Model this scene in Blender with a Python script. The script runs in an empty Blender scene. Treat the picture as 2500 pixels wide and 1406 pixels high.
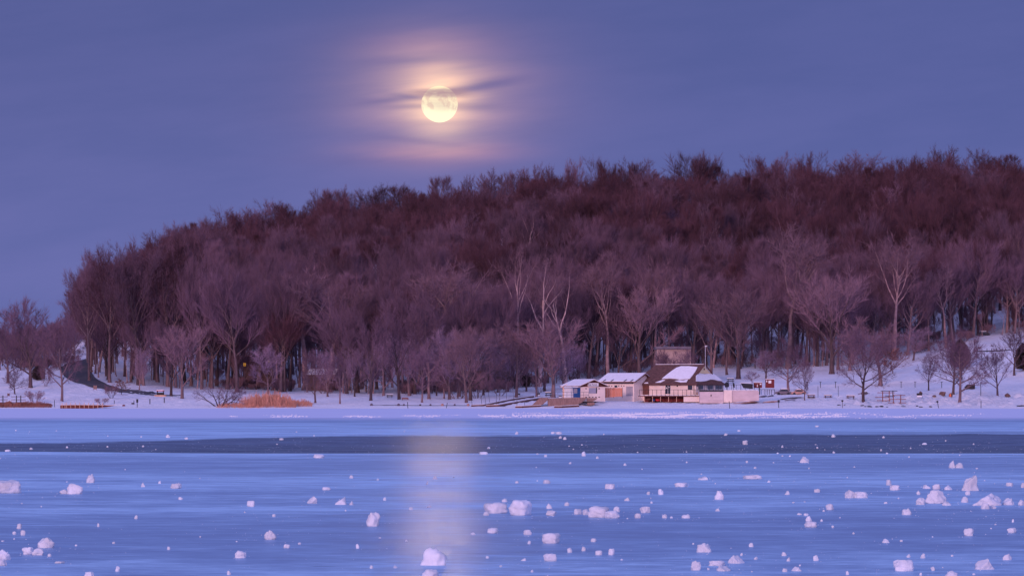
import bpy, bmesh, math, random
import numpy as np
from mathutils import Vector, Matrix, noise as mn

# ------------------------------------------------------------------ camera, world, light
scene = bpy.context.scene
C = scene.collection
F = 9798.0      # focal length in photo pixels (2500 wide)
HC = 2.15       # eye height above the ice
HORIZON = 973.0
def P(px, py, Y):
    return Vector(((px - 1250.0) * Y / F, Y, HC - (py - HORIZON) * Y / F))

cam_data = bpy.data.cameras.new('camera')
cam = bpy.data.objects.new('camera', cam_data)
C.objects.link(cam)
cam.location = (0, 0, HC)
cam.rotation_euler = (math.radians(90), 0, 0)
cam_data.sensor_width = 36
cam_data.lens = 36 * F / 2500.0
cam_data.shift_y = (HORIZON - 703.0) / 2500.0
cam_data.clip_start = 1.0
cam_data.clip_end = 60000
scene.camera = cam
scene.view_settings.view_transform = 'Standard'
scene.view_settings.look = 'None'
scene.view_settings.exposure = 0.0
scene.view_settings.gamma = 1.0

class NT:
    """small expression helper for node trees"""
    def __init__(self, tree): self.t = tree
    def new(self, kind, **kw):
        n = self.t.nodes.new(kind)
        for k, v in kw.items(): setattr(n, k, v)
        return n
    def link(self, a, b): self.t.links.new(a, b)
    def put(self, sock, v):
        if isinstance(v, E): self.link(v.s, sock)
        elif isinstance(v, bpy.types.NodeSocket): self.link(v, sock)
        else: sock.default_value = v
    def m(self, op, a, b=0.0, c=None, clamp=False):
        n = self.new('ShaderNodeMath', operation=op, use_clamp=clamp)
        self.put(n.inputs[0], a); self.put(n.inputs[1], b)
        if c is not None: self.put(n.inputs[2], c)
        return E(self, n.outputs[0])
    def mix(self, f, a, b, mode='MIX'):
        n = self.new('ShaderNodeMix', data_type='RGBA', blend_type=mode)
        self.put(n.inputs[0], f)
        for s, v in ((n.inputs[6], a), (n.inputs[7], b)):
            self.put(s, (*v, 1.0) if isinstance(v, tuple) and len(v) == 3 else v)
        return n.outputs[2]
    def ss(self, v, a, b, lo=0.0, hi=1.0):
        n = self.new('ShaderNodeMapRange', interpolation_type='SMOOTHSTEP')
        self.put(n.inputs[0], v)
        n.inputs[1].default_value = a; n.inputs[2].default_value = b
        n.inputs[3].default_value = lo; n.inputs[4].default_value = hi
        return E(self, n.outputs[0])
    def vec(self, x, y, z):
        n = self.new('ShaderNodeCombineXYZ')
        self.put(n.inputs[0], x); self.put(n.inputs[1], y); self.put(n.inputs[2], z)
        return n.outputs[0]
    def noise(self, v, scale=1.0, detail=3.0, rough=0.5):
        n = self.new('ShaderNodeTexNoise')
        self.put(n.inputs['Vector'], v)
        n.inputs['Scale'].default_value = scale; n.inputs['Detail'].default_value = detail
        n.inputs['Roughness'].default_value = rough
        return E(self, n.outputs[0])
    def gauss(self, x, y, cx, cy, sx, sy, rot=0.0):
        dx = (x - cx); dy = (y - cy)
        if rot:
            c, s = math.cos(rot), math.sin(rot)
            dx, dy = dx * c + dy * s, dy * c - dx * s
        q = (dx * (1.0 / sx)); r = (dy * (1.0 / sy))
        return self.m('EXPONENT', (q * q + r * r) * -0.5)
class E:
    def __init__(self, nt, s): self.nt = nt; self.s = s
    def __add__(self, o): return self.nt.m('ADD', self, o)
    def __sub__(self, o): return self.nt.m('SUBTRACT', self, o)
    def __mul__(self, o): return self.nt.m('MULTIPLY', self, o)
    def __truediv__(self, o): return self.nt.m('DIVIDE', self, o)

# ---- dusk sky: dim blue-violet towards the moonrise, the bright afterglow behind the viewer
world = bpy.data.worlds.new('World'); scene.world = world
world.use_nodes = True
wt = world.node_tree; wt.nodes.clear()
w = NT(wt)
tc = w.new('ShaderNodeTexCoord')
sp = w.new('ShaderNodeSeparateXYZ'); w.link(tc.outputs['Generated'], sp.inputs[0])
dx, dy, dz = (E(w, sp.outputs[i]) for i in range(3))
ysafe = w.m('MAXIMUM', dy, 0.05)
U = dx / ysafe * F + 1250.0                 # azimuth and altitude of the view direction
V = (dz / ysafe) * (-F) + HORIZON
front = w.mix(w.ss(V, 0, 760), (0.099, 0.118, 0.325), (0.138, 0.155, 0.410))
front = w.mix(w.ss(U, 900, 2600) * 0.35, front, (0.085, 0.118, 0.350))
zen = w.mix(w.ss(dz, 0.08, 0.7), front, (0.30, 0.34, 0.80))
SKY_BACK = (0.86, 0.60, 0.92)
back = w.mix(w.ss(dz, 0.0, 0.75), SKY_BACK, (0.36, 0.38, 0.86))
sky = w.mix(w.ss(dy, 0.35, -0.75), zen, back)
fr = w.ss(dy, 0.2, 0.9)
# thin cloud lit up round the moon
st = w.noise(w.vec(U * 0.0022, V * 0.020 + U * 0.0022, 3.1), 1.0, 4.0, 0.5)
st2 = w.noise(w.vec(U * 0.0011, V * 0.0095 + 7.0, 8.1), 1.0, 3.0, 0.5)
stm = w.ss(st, 0.33, 0.62, 0.72, 1.08)
st2m = w.ss(st2, 0.3, 0.65, 0.82, 1.12)
MX, MY = 1073.0, 255.0
g1 = w.gauss(U, V, MX, MY - 12, 62, 58) * stm
g2 = w.gauss(U, V, MX - 8, MY - 30, 125, 82) * stm * st2m
g3 = w.gauss(U, V, MX - 5, MY - 20, 215, 135) * st2m
g4 = w.gauss(U, V, 1070, 374, 120, 17) * stm
g5 = w.gauss(U, V, 1040, 108, 120, 22) * st2m
def addc(base, fac, col):
    n = w.new('ShaderNodeMix', data_type='RGBA', blend_type='ADD')
    w.put(n.inputs[0], fac); n.clamp_factor = False
    w.link(base, n.inputs[6]); n.inputs[7].default_value = (*col, 1)
    return n.outputs[2]
g0 = w.gauss(U, V, MX, MY, 44, 46)
sky = addc(sky, g0 * fr, (0.45, 0.30, 0.10))
sky = addc(sky, g1 * fr, (0.58, 0.34, 0.08))
sky = addc(sky, g2 * fr, (0.36, 0.18, 0.08))
sky = addc(sky, g3 * fr, (0.085, 0.035, 0.025))
sky = addc(sky, g4 * fr, (0.23, 0.08, -0.02))
sky = addc(sky, g5 * fr, (0.065, 0.022, 0.01))
for cx_, cy_, sx_, sy_, rt_, am_ in ((1205, 205, 70, 9, -0.17, .70), (1120, 222, 55, 6, -.12, .55), (945, 246, 70, 6, -.10, .55), (1003, 237, 36, 5, .10, .55), (1010, 260, 75, 6, -.02, .5),
                             (1165, 263, 50, 8, -.02, .40), (985, 341, 60, 6, .08, .28), (1060, 350, 60, 5, .08, .12), (1230, 368, 70, 6, .05, .12), (955, 150, 80, 8, -.03, .30), (1000, 398, 170, 10, .02, .35), (1060, 300, 120, 7, 0, .2)):
    sky = w.mix(w.gauss(U, V, cx_, cy_, sx_, sy_, rt_) * fr * am_, sky, (0.155, 0.135, 0.335))
grain = w.noise(w.vec(U * 0.0016, V * 0.007 + U * 0.0008, 1.0), 1.0, 5.0, 0.6)
sky = w.mix(1.0, sky, w.vec(w.ss(grain, 0.3, 0.7, 0.94, 1.07), w.ss(grain, 0.3, 0.7, 0.96, 1.04), w.ss(grain, 0.3, 0.7, 0.97, 1.03)), 'MULTIPLY')
bg = w.new('ShaderNodeBackground'); w.link(sky, bg.inputs[0]); bg.inputs[1].default_value = 1.0
wo = w.new('ShaderNodeOutputWorld'); w.link(bg.outputs[0], wo.inputs[0])

def lamp(name, az, el, strength, col, ang):
    d = bpy.data.lights.new(name, 'SUN'); d.energy = strength; d.color = col; d.angle = math.radians(ang)
    o = bpy.data.objects.new(name, d); C.objects.link(o)
    a, e = math.radians(az), math.radians(el)       # az: 0 = towards +Y, clockwise
    v = Vector((math.sin(a) * math.cos(e), math.cos(a) * math.cos(e), math.sin(e)))
    o.rotation_euler = v.to_track_quat('Z', 'Y').to_euler()
    return o
lamp('afterglow', 202, 10, 1.62, (1.0, 0.58, 0.58), 8)                         # low glow of the sunset behind the viewer
lamp('moonlight', math.degrees(math.atan((MX - 1250) / F)), math.degrees(math.atan((HORIZON - MY) / F)),
     0.0100, (1.0, 0.56, 0.36), 0.8)

# ------------------------------------------------------------------ helpers
def tag(o, label=None, cat=None, group=None, kind=None):
    if label: o['label'] = label
    if cat: o['category'] = cat
    if group: o['group'] = group
    if kind: o['kind'] = kind
    return o
def thing(name, label, cat, loc=(0, 0, 0), group=None):
    o = bpy.data.objects.new(name, None); C.objects.link(o); o.location = loc
    o.empty_display_size = 0.2
    return tag(o, label, cat, group)
def mesh_obj(name, verts, faces, mat, parent=None, smooth=False):
    me = bpy.data.meshes.new(name)
    if parent is not None:
        L = parent.location
        while parent.parent is not None and False: pass
        off = Vector(L)
        p = parent.parent
        while p is not None: off = off + Vector(p.location); p = p.parent
        verts = [(v[0] - off.x, v[1] - off.y, v[2] - off.z) for v in verts]
    me.from_pydata([tuple(v) for v in verts], [], faces)
    if mat: me.materials.append(mat)
    if smooth: me.polygons.foreach_set('use_smooth', [True] * len(me.polygons))
    me.update()
    o = bpy.data.objects.new(name, me); C.objects.link(o)
    if parent is not None: o.parent = parent
    return o
class MB:
    def __init__(self): self.v = []; self.f = []
    def poly(self, pts, thick_vec):
        n = len(pts); b = len(self.v)
        pts = [Vector(p) for p in pts]; t = Vector(thick_vec)
        self.v += pts + [p + t for p in pts]
        self.f.append(tuple(range(b, b + n)))
        self.f.append(tuple(range(b + 2 * n - 1, b + n - 1, -1)))
        for i in range(n):
            j = (i + 1) % n
            self.f.append((b + i, b + j, b + n + j, b + n + i))
        return self
    def hexa(self, a, b, c, d, e, f, g, h):
        k = len(self.v); self.v += [Vector(x) for x in (a, b, c, d, e, f, g, h)]
        for q in ((0, 3, 2, 1), (4, 5, 6, 7), (0, 1, 5, 4), (1, 2, 6, 5), (2, 3, 7, 6), (3, 0, 4, 7)):
            self.f.append(tuple(k + i for i in q))
        return self
    def box(self, x0, x1, y0, y1, z0, z1):
        return self.hexa((x0, y0, z0), (x1, y0, z0), (x1, y1, z0), (x0, y1, z0), (x0, y0, z1), (x1, y0, z1), (x1, y1, z1), (x0, y1, z1))
    def pbox(self, px0, px1, py0, py1, Y, d):
        """box whose front face at distance Y covers these photo pixels, d metres deep"""
        a = P(px0, py1, Y); b = P(px1, py0, Y)
        return self.box(a.x, b.x, Y, Y + d, a.z, b.z)
    def tube(self, pts, rad, n=6, cap=True):
        pts = [Vector(p) for p in pts]
        if not hasattr(rad, '__len__'): rad = [rad] * len(pts)
        k = len(self.v)
        for i, p in enumerate(pts):
            d = (pts[min(i + 1, len(pts) - 1)] - pts[max(i - 1, 0)]).normalized()
            u = d.orthogonal().normalized(); w_ = d.cross(u)
            for j in range(n):
                a = 2 * math.pi * j / n
                self.v.append(p + (u * math.cos(a) + w_ * math.sin(a)) * rad[i])
        for i in range(len(pts) - 1):
            for j in range(n):
                j2 = (j + 1) % n
                self.f.append((k + i * n + j, k + i * n + j2, k + (i + 1) * n + j2, k + (i + 1) * n + j))
        if cap:
            self.f.append(tuple(range(k + n - 1, k - 1, -1)))
            self.f.append(tuple(range(k + (len(pts) - 1) * n, k + len(pts) * n)))
        return self
    def bar(self, a, b, wx, wz=None):
        wz = wz or wx
        a = Vector(a); b = Vector(b); d = (b - a).normalized()
        u = d.cross(Vector((0, 0, 1)))
        if u.length < 0.05: u = Vector((1, 0, 0))
        u = u.normalized(); q = u.cross(d)
        u = u * wx / 2; q = q * wz / 2
        return self.hexa(a - u - q, a + u - q, a + u + q, a - u + q, b - u - q, b + u - q, b + u + q, b - u + q)
    def build(self, name, mat, parent=None, smooth=False):
        return mesh_obj(name, self.v, self.f, mat, parent, smooth)

def mat_new(name):
    m = bpy.data.materials.new(name); m.use_nodes = True
    t = m.node_tree; t.nodes.clear()
    n = NT(t); out = n.new('ShaderNodeOutputMaterial')
    return m, n, out
def simple(name, col, rough=0.8, var=0.18, scale=1.5, bump=0.0, bscale=8.0, rand=0.0, dirt=None, stretch=(1, 1, 1), spec=0.3):
    m, n, out = mat_new(name)
    geo = n.new('ShaderNodeNewGeometry')
    mp = n.new('ShaderNodeMapping'); n.link(geo.outputs['Position'], mp.inputs[0]); mp.inputs['Scale'].default_value = stretch
    nz = n.noise(mp.outputs[0], scale, 4.0, 0.6)
    f = n.ss(nz, 0.3, 0.7, 1.0 - var, 1.0 + var)
    if rand:
        oi = n.new('ShaderNodeObjectInfo')
        f = f * n.ss(E(n, oi.outputs['Random']), 0.0, 1.0, 1.0 - rand, 1.0 + rand)
    c = n.mix(1.0, col, n.vec(f, f, f), 'MULTIPLY')
    if dirt:
        nz2 = n.noise(mp.outputs[0], scale * 3.1, 5.0, 0.65)
        c = n.mix(n.ss(nz2, 0.52, 0.68, 0.0, 0.7), c, dirt)
    b = n.new('ShaderNodeBsdfPrincipled'); n.link(c, b.inputs['Base Color'])
    b.inputs['Roughness'].default_value = rough
    b.inputs['Specular IOR Level'].default_value = spec
    if bump:
        bn = n.new('ShaderNodeBump'); bn.inputs['Strength'].default_value = 0.8; bn.inputs['Distance'].default_value = bump
        n.put(bn.inputs['Height'], n.noise(mp.outputs[0], bscale, 4.0, 0.6)); n.link(bn.outputs[0], b.inputs['Normal'])
    n.link(b.outputs[0], out.inputs[0])
    return m
def emit(name, col, s):
    m, n, out = mat_new(name); e = n.new('ShaderNodeEmission'); e.inputs[0].default_value = (*col, 1); e.inputs[1].default_value = s
    n.link(e.outputs[0], out.inputs[0]); return m

M = {}
M['bark'] = simple('bark', (0.155, 0.102, 0.110), 0.9, 0.35, 1.2, rand=0.5, stretch=(3, 3, 0.5))
M['twig'] = simple('twig', (0.155, 0.090, 0.128), 0.9, 0.32, 0.035, rand=0.14)
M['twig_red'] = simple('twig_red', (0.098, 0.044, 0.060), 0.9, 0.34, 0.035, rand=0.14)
M['twig_tan'] = simple('twig_tan', (0.235, 0.138, 0.168), 0.9, 0.15, 0.3, rand=0.2)
M['dim_bark'] = simple('dim_bark', (0.30, 0.195, 0.20), 0.85, 0.3, 1.0, rand=0.3)
M['twig_mauve'] = simple('twig_mauve', (0.30, 0.200, 0.275), 0.9, 0.15, 0.3, rand=0.2)
M['pale_bark'] = simple('pale_bark', (0.50, 0.34, 0.33), 0.85, 0.35, 1.0, rand=0.1, stretch=(1, 1, 0.6))
M['needles'] = simple('needles', (0.075, 0.055, 0.055), 0.9, 0.3, 1.0, rand=0.2)
M['leaf_brown'] = simple('leaf_brown', (0.24, 0.09, 0.06), 0.9, 0.3, 1.0)
M['chunk'] = simple('chunk_ice', (0.64, 0.69, 0.78), 0.45, 0.14, 2.5, bump=0.03, bscale=9.0, rand=0.06)
M['snowcap'] = simple('snowcap', (0.84, 0.84, 0.88), 0.8, 0.05, 1.5, bump=0.08, bscale=2.0)
M['wall_cream'] = simple('wall_cream', (0.84, 0.70, 0.62), 0.85, 0.08, 0.6, rand=0.03)
M['wall_terrace'] = simple('wall_terrace', (0.60, 0.49, 0.49), 0.85, 0.10, 0.5, stretch=(1, 1, 3))
M['wall_upper'] = simple('wall_upper', (0.42, 0.30, 0.27), 0.85, 0.12, 0.5)
M['siding'] = simple('siding', (0.88, 0.70, 0.42), 0.8, 0.08, 2.0, stretch=(6, 6, 1))
M['shingle'] = simple('shingle', (0.125, 0.062, 0.055), 0.9, 0.28, 1.6, bump=0.02, bscale=10.0)
M['brown_wood'] = simple('brown_wood', (0.15, 0.06, 0.05), 0.85, 0.25, 2.0)
M['dark'] = simple('dark_paint', (0.022, 0.022, 0.030), 0.6, 0.2, 2.0)
M['glass'] = simple('window_glass', (0.02, 0.03, 0.05), 0.15, 0.3, 1.0, spec=0.6)
M['white'] = simple('white_paint', (0.78, 0.76, 0.76), 0.7, 0.05, 2.0)
M['grey_door'] = simple('grey_door', (0.36, 0.33, 0.36), 0.7, 0.1, 1.0)
M['shutter'] = simple('shutter', (0.34, 0.34, 0.42), 0.6, 0.08, 1.0)
M['blue'] = simple('blue_paint', (0.012, 0.085, 0.30), 0.5, 0.1, 2.0)
M['orange_fence'] = simple('cedar_fence', (0.62, 0.24, 0.15), 0.8, 0.15, 3.0, stretch=(4, 1, 0.4))
M['concrete'] = simple('concrete', (0.27, 0.17, 0.15), 0.9, 0.22, 1.6, stretch=(3, 1, 0.6), dirt=(0.16, 0.10, 0.09))
M['asphalt'] = simple('asphalt', (0.085, 0.078, 0.090), 0.9, 0.2, 0.3)
M['metal'] = simple('grey_metal', (0.10, 0.10, 0.12), 0.5, 0.1, 2.0)
M['pale_metal'] = simple('pale_metal', (0.55, 0.55, 0.60), 0.5, 0.1, 2.0)
M['redpaint'] = simple('red_paint', (0.16, 0.018, 0.022), 0.6, 0.15, 2.0)
M['brightred'] = simple('bright_red', (0.55, 0.03, 0.05), 0.5, 0.15, 2.0)
M['hull'] = simple('hull', (0.13, 0.11, 0.14), 0.5, 0.25, 1.0, rand=0.2)
M['hull_tan'] = simple('hull_tan', (0.48, 0.27, 0.22), 0.6, 0.2, 1.0, rand=0.1)
M['rust'] = simple('rusty_steel', (0.17, 0.045, 0.028), 0.85, 0.3, 2.0, stretch=(1, 1, 3))
M['lit_post'] = simple('pale_post', (0.66, 0.42, 0.30), 0.8, 0.15, 2.0)
M['reed'] = simple('reed', (0.50, 0.235, 0.165), 0.9, 0.30, 0.35)
M['reed_dark'] = simple('reed_dark', (0.26, 0.11, 0.085), 0.9, 0.3, 0.4)
M['rock'] = simple('rock', (0.17, 0.10, 0.09), 0.9, 0.3, 2.0, bump=0.05, bscale=5.0)
M['bench_wood'] = simple('bench_wood', (0.22, 0.07, 0.05), 0.8, 0.2, 3.0)
M['debris'] = simple('debris', (0.03, 0.03, 0.04), 0.8, 0.3, 3.0)
M['window_light'] = emit('window_light', (1.0, 0.45, 0.06), 0.9)
M['lamp_light'] = emit('lamp_light', (1.0, 0.62, 0.42), 0.9)

# snow on the ground
def snow_material():
    m, n, out = mat_new('snow')
    geo = n.new('ShaderNodeNewGeometry')
    nz = n.noise(geo.outputs['Position'], 0.12, 5.0, 0.6)
    nf = n.noise(geo.outputs['Position'], 1.1, 5.0, 0.7)
    f = n.ss(nz, 0.3, 0.7, 0.93, 1.03)
    c = n.mix(1.0, (0.83, 0.83, 0.87), n.vec(f, f, f), 'MULTIPLY')
    c = n.mix(n.ss(nf, 0.60, 0.78, 0.0, 0.30), c, (0.55, 0.50, 0.52))
    # leaf litter and brush showing through under the wood
    spz = n.new('ShaderNodeSeparateXYZ'); n.link(geo.outputs['Position'], spz.inputs[0])
    wood = n.ss(E(n, spz.outputs[2]), 9.0, 26.0)
    nl = n.noise(geo.outputs['Position'], 0.45, 5.0, 0.7)
    c = n.mix(n.ss(nl, 0.42, 0.62) * wood * 0.40, c, (0.26, 0.18, 0.20))
    b = n.new('ShaderNodeBsdfPrincipled'); n.link(c, b.inputs['Base Color']); b.inputs['Roughness'].default_value = 0.85
    b.inputs['Specular IOR Level'].default_value = 0.15
    bn = n.new('ShaderNodeBump'); bn.inputs['Strength'].default_value = 1.0; bn.inputs['Distance'].default_value = 0.40
    n.put(bn.inputs['Height'], n.noise(geo.outputs['Position'], 0.8, 6.0, 0.65)); n.link(bn.outputs[0], b.inputs['Normal'])
    n.link(b.outputs[0], out.inputs[0])
    return m
M['snow'] = snow_material()

# lake ice: frosted white-blue bands, clear dark ice, wind-blown streaks
def ice_material():
    m, n, out = mat_new('lake_ice')
    geo = n.new('ShaderNodeNewGeometry')
    s3 = n.new('ShaderNodeSeparateXYZ'); n.link(geo.outputs['Position'], s3.inputs[0])
    X, Y = E(n, s3.outputs[0]), E(n, s3.outputs[1])
    Ym = n.m('MAXIMUM', Y, 12.0)
    az = X / Ym                                      # bands run out across the lake and fan slightly
    warp = n.noise(n.vec(X * 0.012, Y * 0.004, 0.0), 1.0, 3.0)
    t = n.m('DIVIDE', HC * F, Ym)                    # 24 at the shore, 430 close by
    tw = t * (n.m('ADD', (warp - 0.5) * 0.06, 1.0)) 
    # long bands
    rampn = n.new('ShaderNodeValToRGB'); cr = rampn.color_ramp; cr.interpolation = 'EASE'
    stops = [(24, .97), (44, .97), (48, .35), (52, .55), (55, .35), (59, .70), (66, .78), (78, .88), (86, .84), (95, .80),
             (134, .85), (142, .62), (150, .48), (165, .38), (178, .60), (190, .82), (212, .86), (226, .52), (238, .62), (262, .78), (274, .62),
             (282, .42), (310, .28), (345, .32), (372, .36), (384, .62), (405, .70), (440, .66)]
    cr.elements[0].position = 0.0; cr.elements[0].color = (.97,) * 3 + (1,)
    cr.elements[1].position = 1.0; cr.elements[1].color = (.66,) * 3 + (1,)
    for p_, v_ in stops:
        e = cr.elements.new(p_ / 450.0); e.color = (v_, v_, v_, 1)
    slant = tw + az * n.ss(t, 100, 300, 0.0, 45.0) * n.ss(t, 100, 300, 0.0, 2.4)
    n.put(rampn.inputs[0], slant * (1.0 / 450.0))
    frost = E(n, rampn.outputs[0])
    lnY = n.m('LOGARITHM', Ym, math.e)
    streak = n.noise(n.vec(az * 24.0, lnY * 24.0, 2.0), 1.0, 6.0, 0.62)
    streak2 = n.noise(n.vec(az * 80.0 + 4.0, lnY * 95.0, 9.0), 1.0, 5.0, 0.65)
    frost = n.m('ADD', frost, (streak - 0.5) * 1.6 + (streak2 - 0.5) * 1.3, clamp=True)
    frost = n.m('MULTIPLY', frost, n.ss(t, 0.0, 1.0, 1.0, 1.0), clamp=True)
    # black ice lead
    left_edge = n.ss(az, -0.125, -0.03, 108.0, 90.0)
    le2 = n.ss(az, 0.00, 0.05, 0.0, -4.0)
    w2 = (streak - 0.5) * 12.0 + (n.noise(n.vec(az * 90.0, lnY * 3.0, 7.0), 1.0, 4.0, 0.6) - 0.5) * 7.0
    lead = n.ss((t + w2 - left_edge - le2), -2.0, 3.0)
    endl = n.ss(az, -0.13, -0.06, 129.0, 133.5)
    lead = lead * n.ss((endl - t), -0.3, 0.6)
    right = n.ss(az, 0.01, 0.10) * n.ss(t, 78, 81) * n.ss(t, 134, 131) * 0.75
    leadall = n.m('MAXIMUM', lead, right * 0.45)
    leadedge = n.ss(t + (streak - 0.5) * 30.0, 108, 128) * leadall
    # colours
    col_clear = (0.060, 0.150, 0.36)
    col_frost = (0.44, 0.68, 0.90)
    c = n.mix(frost, col_clear, col_frost)
    snowy = n.ss(t, 56, 44)
    c = n.mix(snowy * 0.85, c, (0.66, 0.70, 0.88))
    leadc = n.mix(n.m('MULTIPLY', leadedge, n.ss(streak2, 0.35, 0.6)), (0.018, 0.030, 0.085), (0.012, 0.005, 0.010))
    lf = leadall * n.ss(streak2, 0.42, 0.70, 1.0, 0.72)
    c = n.mix(lf, c, leadc)
    streak3 = n.noise(n.vec(az * 60.0 + 1.0, lnY * 190.0 + az * 60.0, 5.0), 1.0, 4.0, 0.6)
    c = n.mix(n.ss(streak3, 0.60, 0.72) * n.ss(streak, 0.40, 0.60) * 0.7, c, (0.55, 0.74, 0.95))
    streak4 = n.noise(n.vec(az * 34.0 + 8.0, lnY * 60.0 + az * 8.0, 15.0), 1.0, 5.0, 0.7)
    c = n.mix(n.ss(streak4, 0.60, 0.70) * n.ss(t, 100, 150) * 0.6, c, (0.055, 0.10, 0.26))
    # scattered snow grains
    vz = n.new('ShaderNodeTexVoronoi'); vz.inputs['Scale'].default_value = 1.0
    n.put(vz.inputs['Vector'], n.vec(az * 420.0, lnY * 90.0, 0.0))
    gr = n.m('LESS_THAN', E(n, vz.outputs['Distance']), 0.10)
    c = n.mix(gr * n.ss(streak, 0.42, 0.62) * n.ss(t, 60, 90) * n.ss(t, 330, 160) * 0.75, c, (0.75, 0.75, 0.85))
    dif = n.new('ShaderNodeBsdfDiffuse'); n.link(c, dif.inputs[0])
    bn = n.new('ShaderNodeBump'); bn.inputs['Strength'].default_value = 0.25; bn.inputs['Distance'].default_value = 0.004
    n.put(bn.inputs['Height'], n.noise(geo.outputs['Position'], 3.0, 4.0, 0.6))
    gs = n.new('ShaderNodeBsdfGlossy'); gs.inputs['Roughness'].default_value = 0.23; gs.inputs[0].default_value = (0.72, 0.86, 1, 1)
    bg_ = n.new('ShaderNodeBump'); bg_.inputs['Strength'].default_value = 1.0; bg_.inputs['Distance'].default_value = 0.006
    n.put(bg_.inputs['Height'], n.noise(n.vec(X * 60.0, Y * 1.5, 0.0), 1.0, 2.0, 0.5))
    gb = n.new('ShaderNodeBsdfGlossy'); gb.inputs['Roughness'].default_value = 0.40; gb.inputs[0].default_value = (0.72, 0.86, 1, 1)
    n.link(bn.outputs[0], gs.inputs['Normal'])
    clear = n.m('SUBTRACT', 1.0, frost)
    inv = n.m('SUBTRACT', 1.0, snowy)
    f1 = (clear * 0.42 + 0.05) * inv
    f1 = n.m('MAXIMUM', f1, leadall * 0.20)
    f2 = (clear * 0.22 + 0.10) * inv
    m1 = n.new('ShaderNodeMixShader'); n.put(m1.inputs[0], f1); n.link(dif.outputs[0], m1.inputs[1]); n.link(gs.outputs[0], m1.inputs[2])
    m2 = n.new('ShaderNodeMixShader'); n.put(m2.inputs[0], f2); n.link(m1.outputs[0], m2.inputs[1]); n.link(gb.outputs[0], m2.inputs[2])
    n.link(m2.outputs[0], out.inputs[0])
    return m
M['ice'] = ice_material()

# ------------------------------------------------------------------ terrain
COLX = [-900, 0, 150, 250, 430, 600, 900, 1250, 1700, 2100, 2500, 3400]
ROWY = [878, 884, 895, 910, 930, 960, 1010, 1080, 1180, 1300, 1450]
TAB = [[997, 991, 984, 975, 965, 948, 915, 895, 885, 880, 880],
       [997, 991, 984, 975, 965, 948, 915, 895, 885, 880, 880],
       [997, 991, 984, 976, 966, 948, 915, 895, 882, 876, 876],
       [997, 991, 984, 978, 968, 952, 918, 880, 840, 808, 790],
       [997, 992, 985, 978, 970, 960, 935, 895, 830, 765, 712],
       [997, 992, 986, 981, 974, 964, 948, 908, 840, 750, 672],
       [997, 991, 984, 979, 972, 962, 948, 905, 830, 725, 622],
       [997, 991, 984, 978, 970, 958, 940, 900, 825, 700, 575],
       [997, 990, 982, 976, 968, 950, 920, 880, 800, 680, 552],
       [997, 990, 982, 974, 962, 940, 905, 860, 780, 660, 540],
       [997, 990, 980, 968, 950, 915, 850, 810, 740, 630, 532],
       [997, 990, 980, 968, 950, 915, 850, 810, 740, 630, 532]]
TAB = np.array(TAB, float)
gx = np.concatenate([[-9000, -5000, -3000, -1800], np.arange(-900, 3401, 10), [4300, 5500, 7500, 11500]]).astype(float)
gy = np.concatenate([[868], np.arange(874, 960, 1.0), np.arange(960, 1500, 5.0), [1500, 1520, 1560, 1620, 1700, 1900, 2400, 3200, 5000, 12000, 30000]]).astype(float)
cx = np.clip(gx, -900, 3400)
tabx = np.array([[np.interp(x, COLX, TAB[:, r]) for r in range(len(ROWY))] for x in cx])
ZG = np.zeros((len(gx), len(gy)))
for i in range(len(gx)):
    zr = HC - (tabx[i] - HORIZON) * np.array(ROWY) / F
    ys = [860, 870] + ROWY + [1560, 1700, 2400, 5000, 30000]
    zs = [-2.2, -0.9] + list(zr) + [zr[-1] * 0.97, zr[-1] * 0.78, 24, 24, 24]
    ZG[i] = np.interp(gy, ys, zs)
core = (gy > 900) & (gy < 1500)
for _ in range(14):                      # soften the kinks
    Z2 = ZG.copy()
    Z2[1:-1] = (ZG[:-2] + 2 * ZG[1:-1] + ZG[2:]) / 4
    Z3 = Z2.copy(); Z3[:, 1:-1] = (Z2[:, :-2] + 2 * Z2[:, 1:-1] + Z2[:, 2:]) / 4
    keep = gy < 884
    Z3[:, keep] = Z2[:, keep]
    ZG = Z3
def rough(px, Y):
    a = 0.0
    X = (px - 1250) * Y / F
    edge = min(max((Y - 880) / 6, 0), 1)
    a += 0.22 * edge * mn.fractal(Vector((X * 0.09, Y * 0.09, 3)), 1.0, 2.0, 3)
    if Y < 960:
        k = min(max((px - 1900) / 250, 0), 1) * min(max((Y - 878) / 4, 0), 1) * min(max((935 - Y) / 20, 0), 1)
        a += (0.20 + 0.85 * k) * edge * mn.fractal(Vector((X * 0.7, Y * 0.5, 9)), 0.9, 2.1, 4)
        if px < 700:
            a += 0.38 * edge * mn.fractal(Vector((X * 0.5, Y * 0.35, 19)), 0.9, 2.1, 3)
    if Y > 960 and Y < 1500: a += 0.7 * mn.fractal(Vector((X * 0.03, Y * 0.03, 5)), 1.0, 2.0, 3)
    return a
for i, x in enumerate(gx):
    for j, y in enumerate(gy):
        if 880 <= y < 1500: ZG[i, j] += rough(x, y)
def ground_z_px(px, Y):
    i = np.searchsorted(gx, px) - 1; i = min(max(i, 0), len(gx) - 2)
    j = np.searchsorted(gy, Y) - 1; j = min(max(j, 0), len(gy) - 2)
    a = (px - gx[i]) / (gx[i + 1] - gx[i]); b = (Y - gy[j]) / (gy[j + 1] - gy[j])
    return float((1 - a) * (1 - b) * ZG[i, j] + a * (1 - b) * ZG[i + 1, j] + (1 - a) * b * ZG[i, j + 1] + a * b * ZG[i + 1, j + 1])
def gz(X, Y): return ground_z_px(1250 + X * F / Y, Y)
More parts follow.
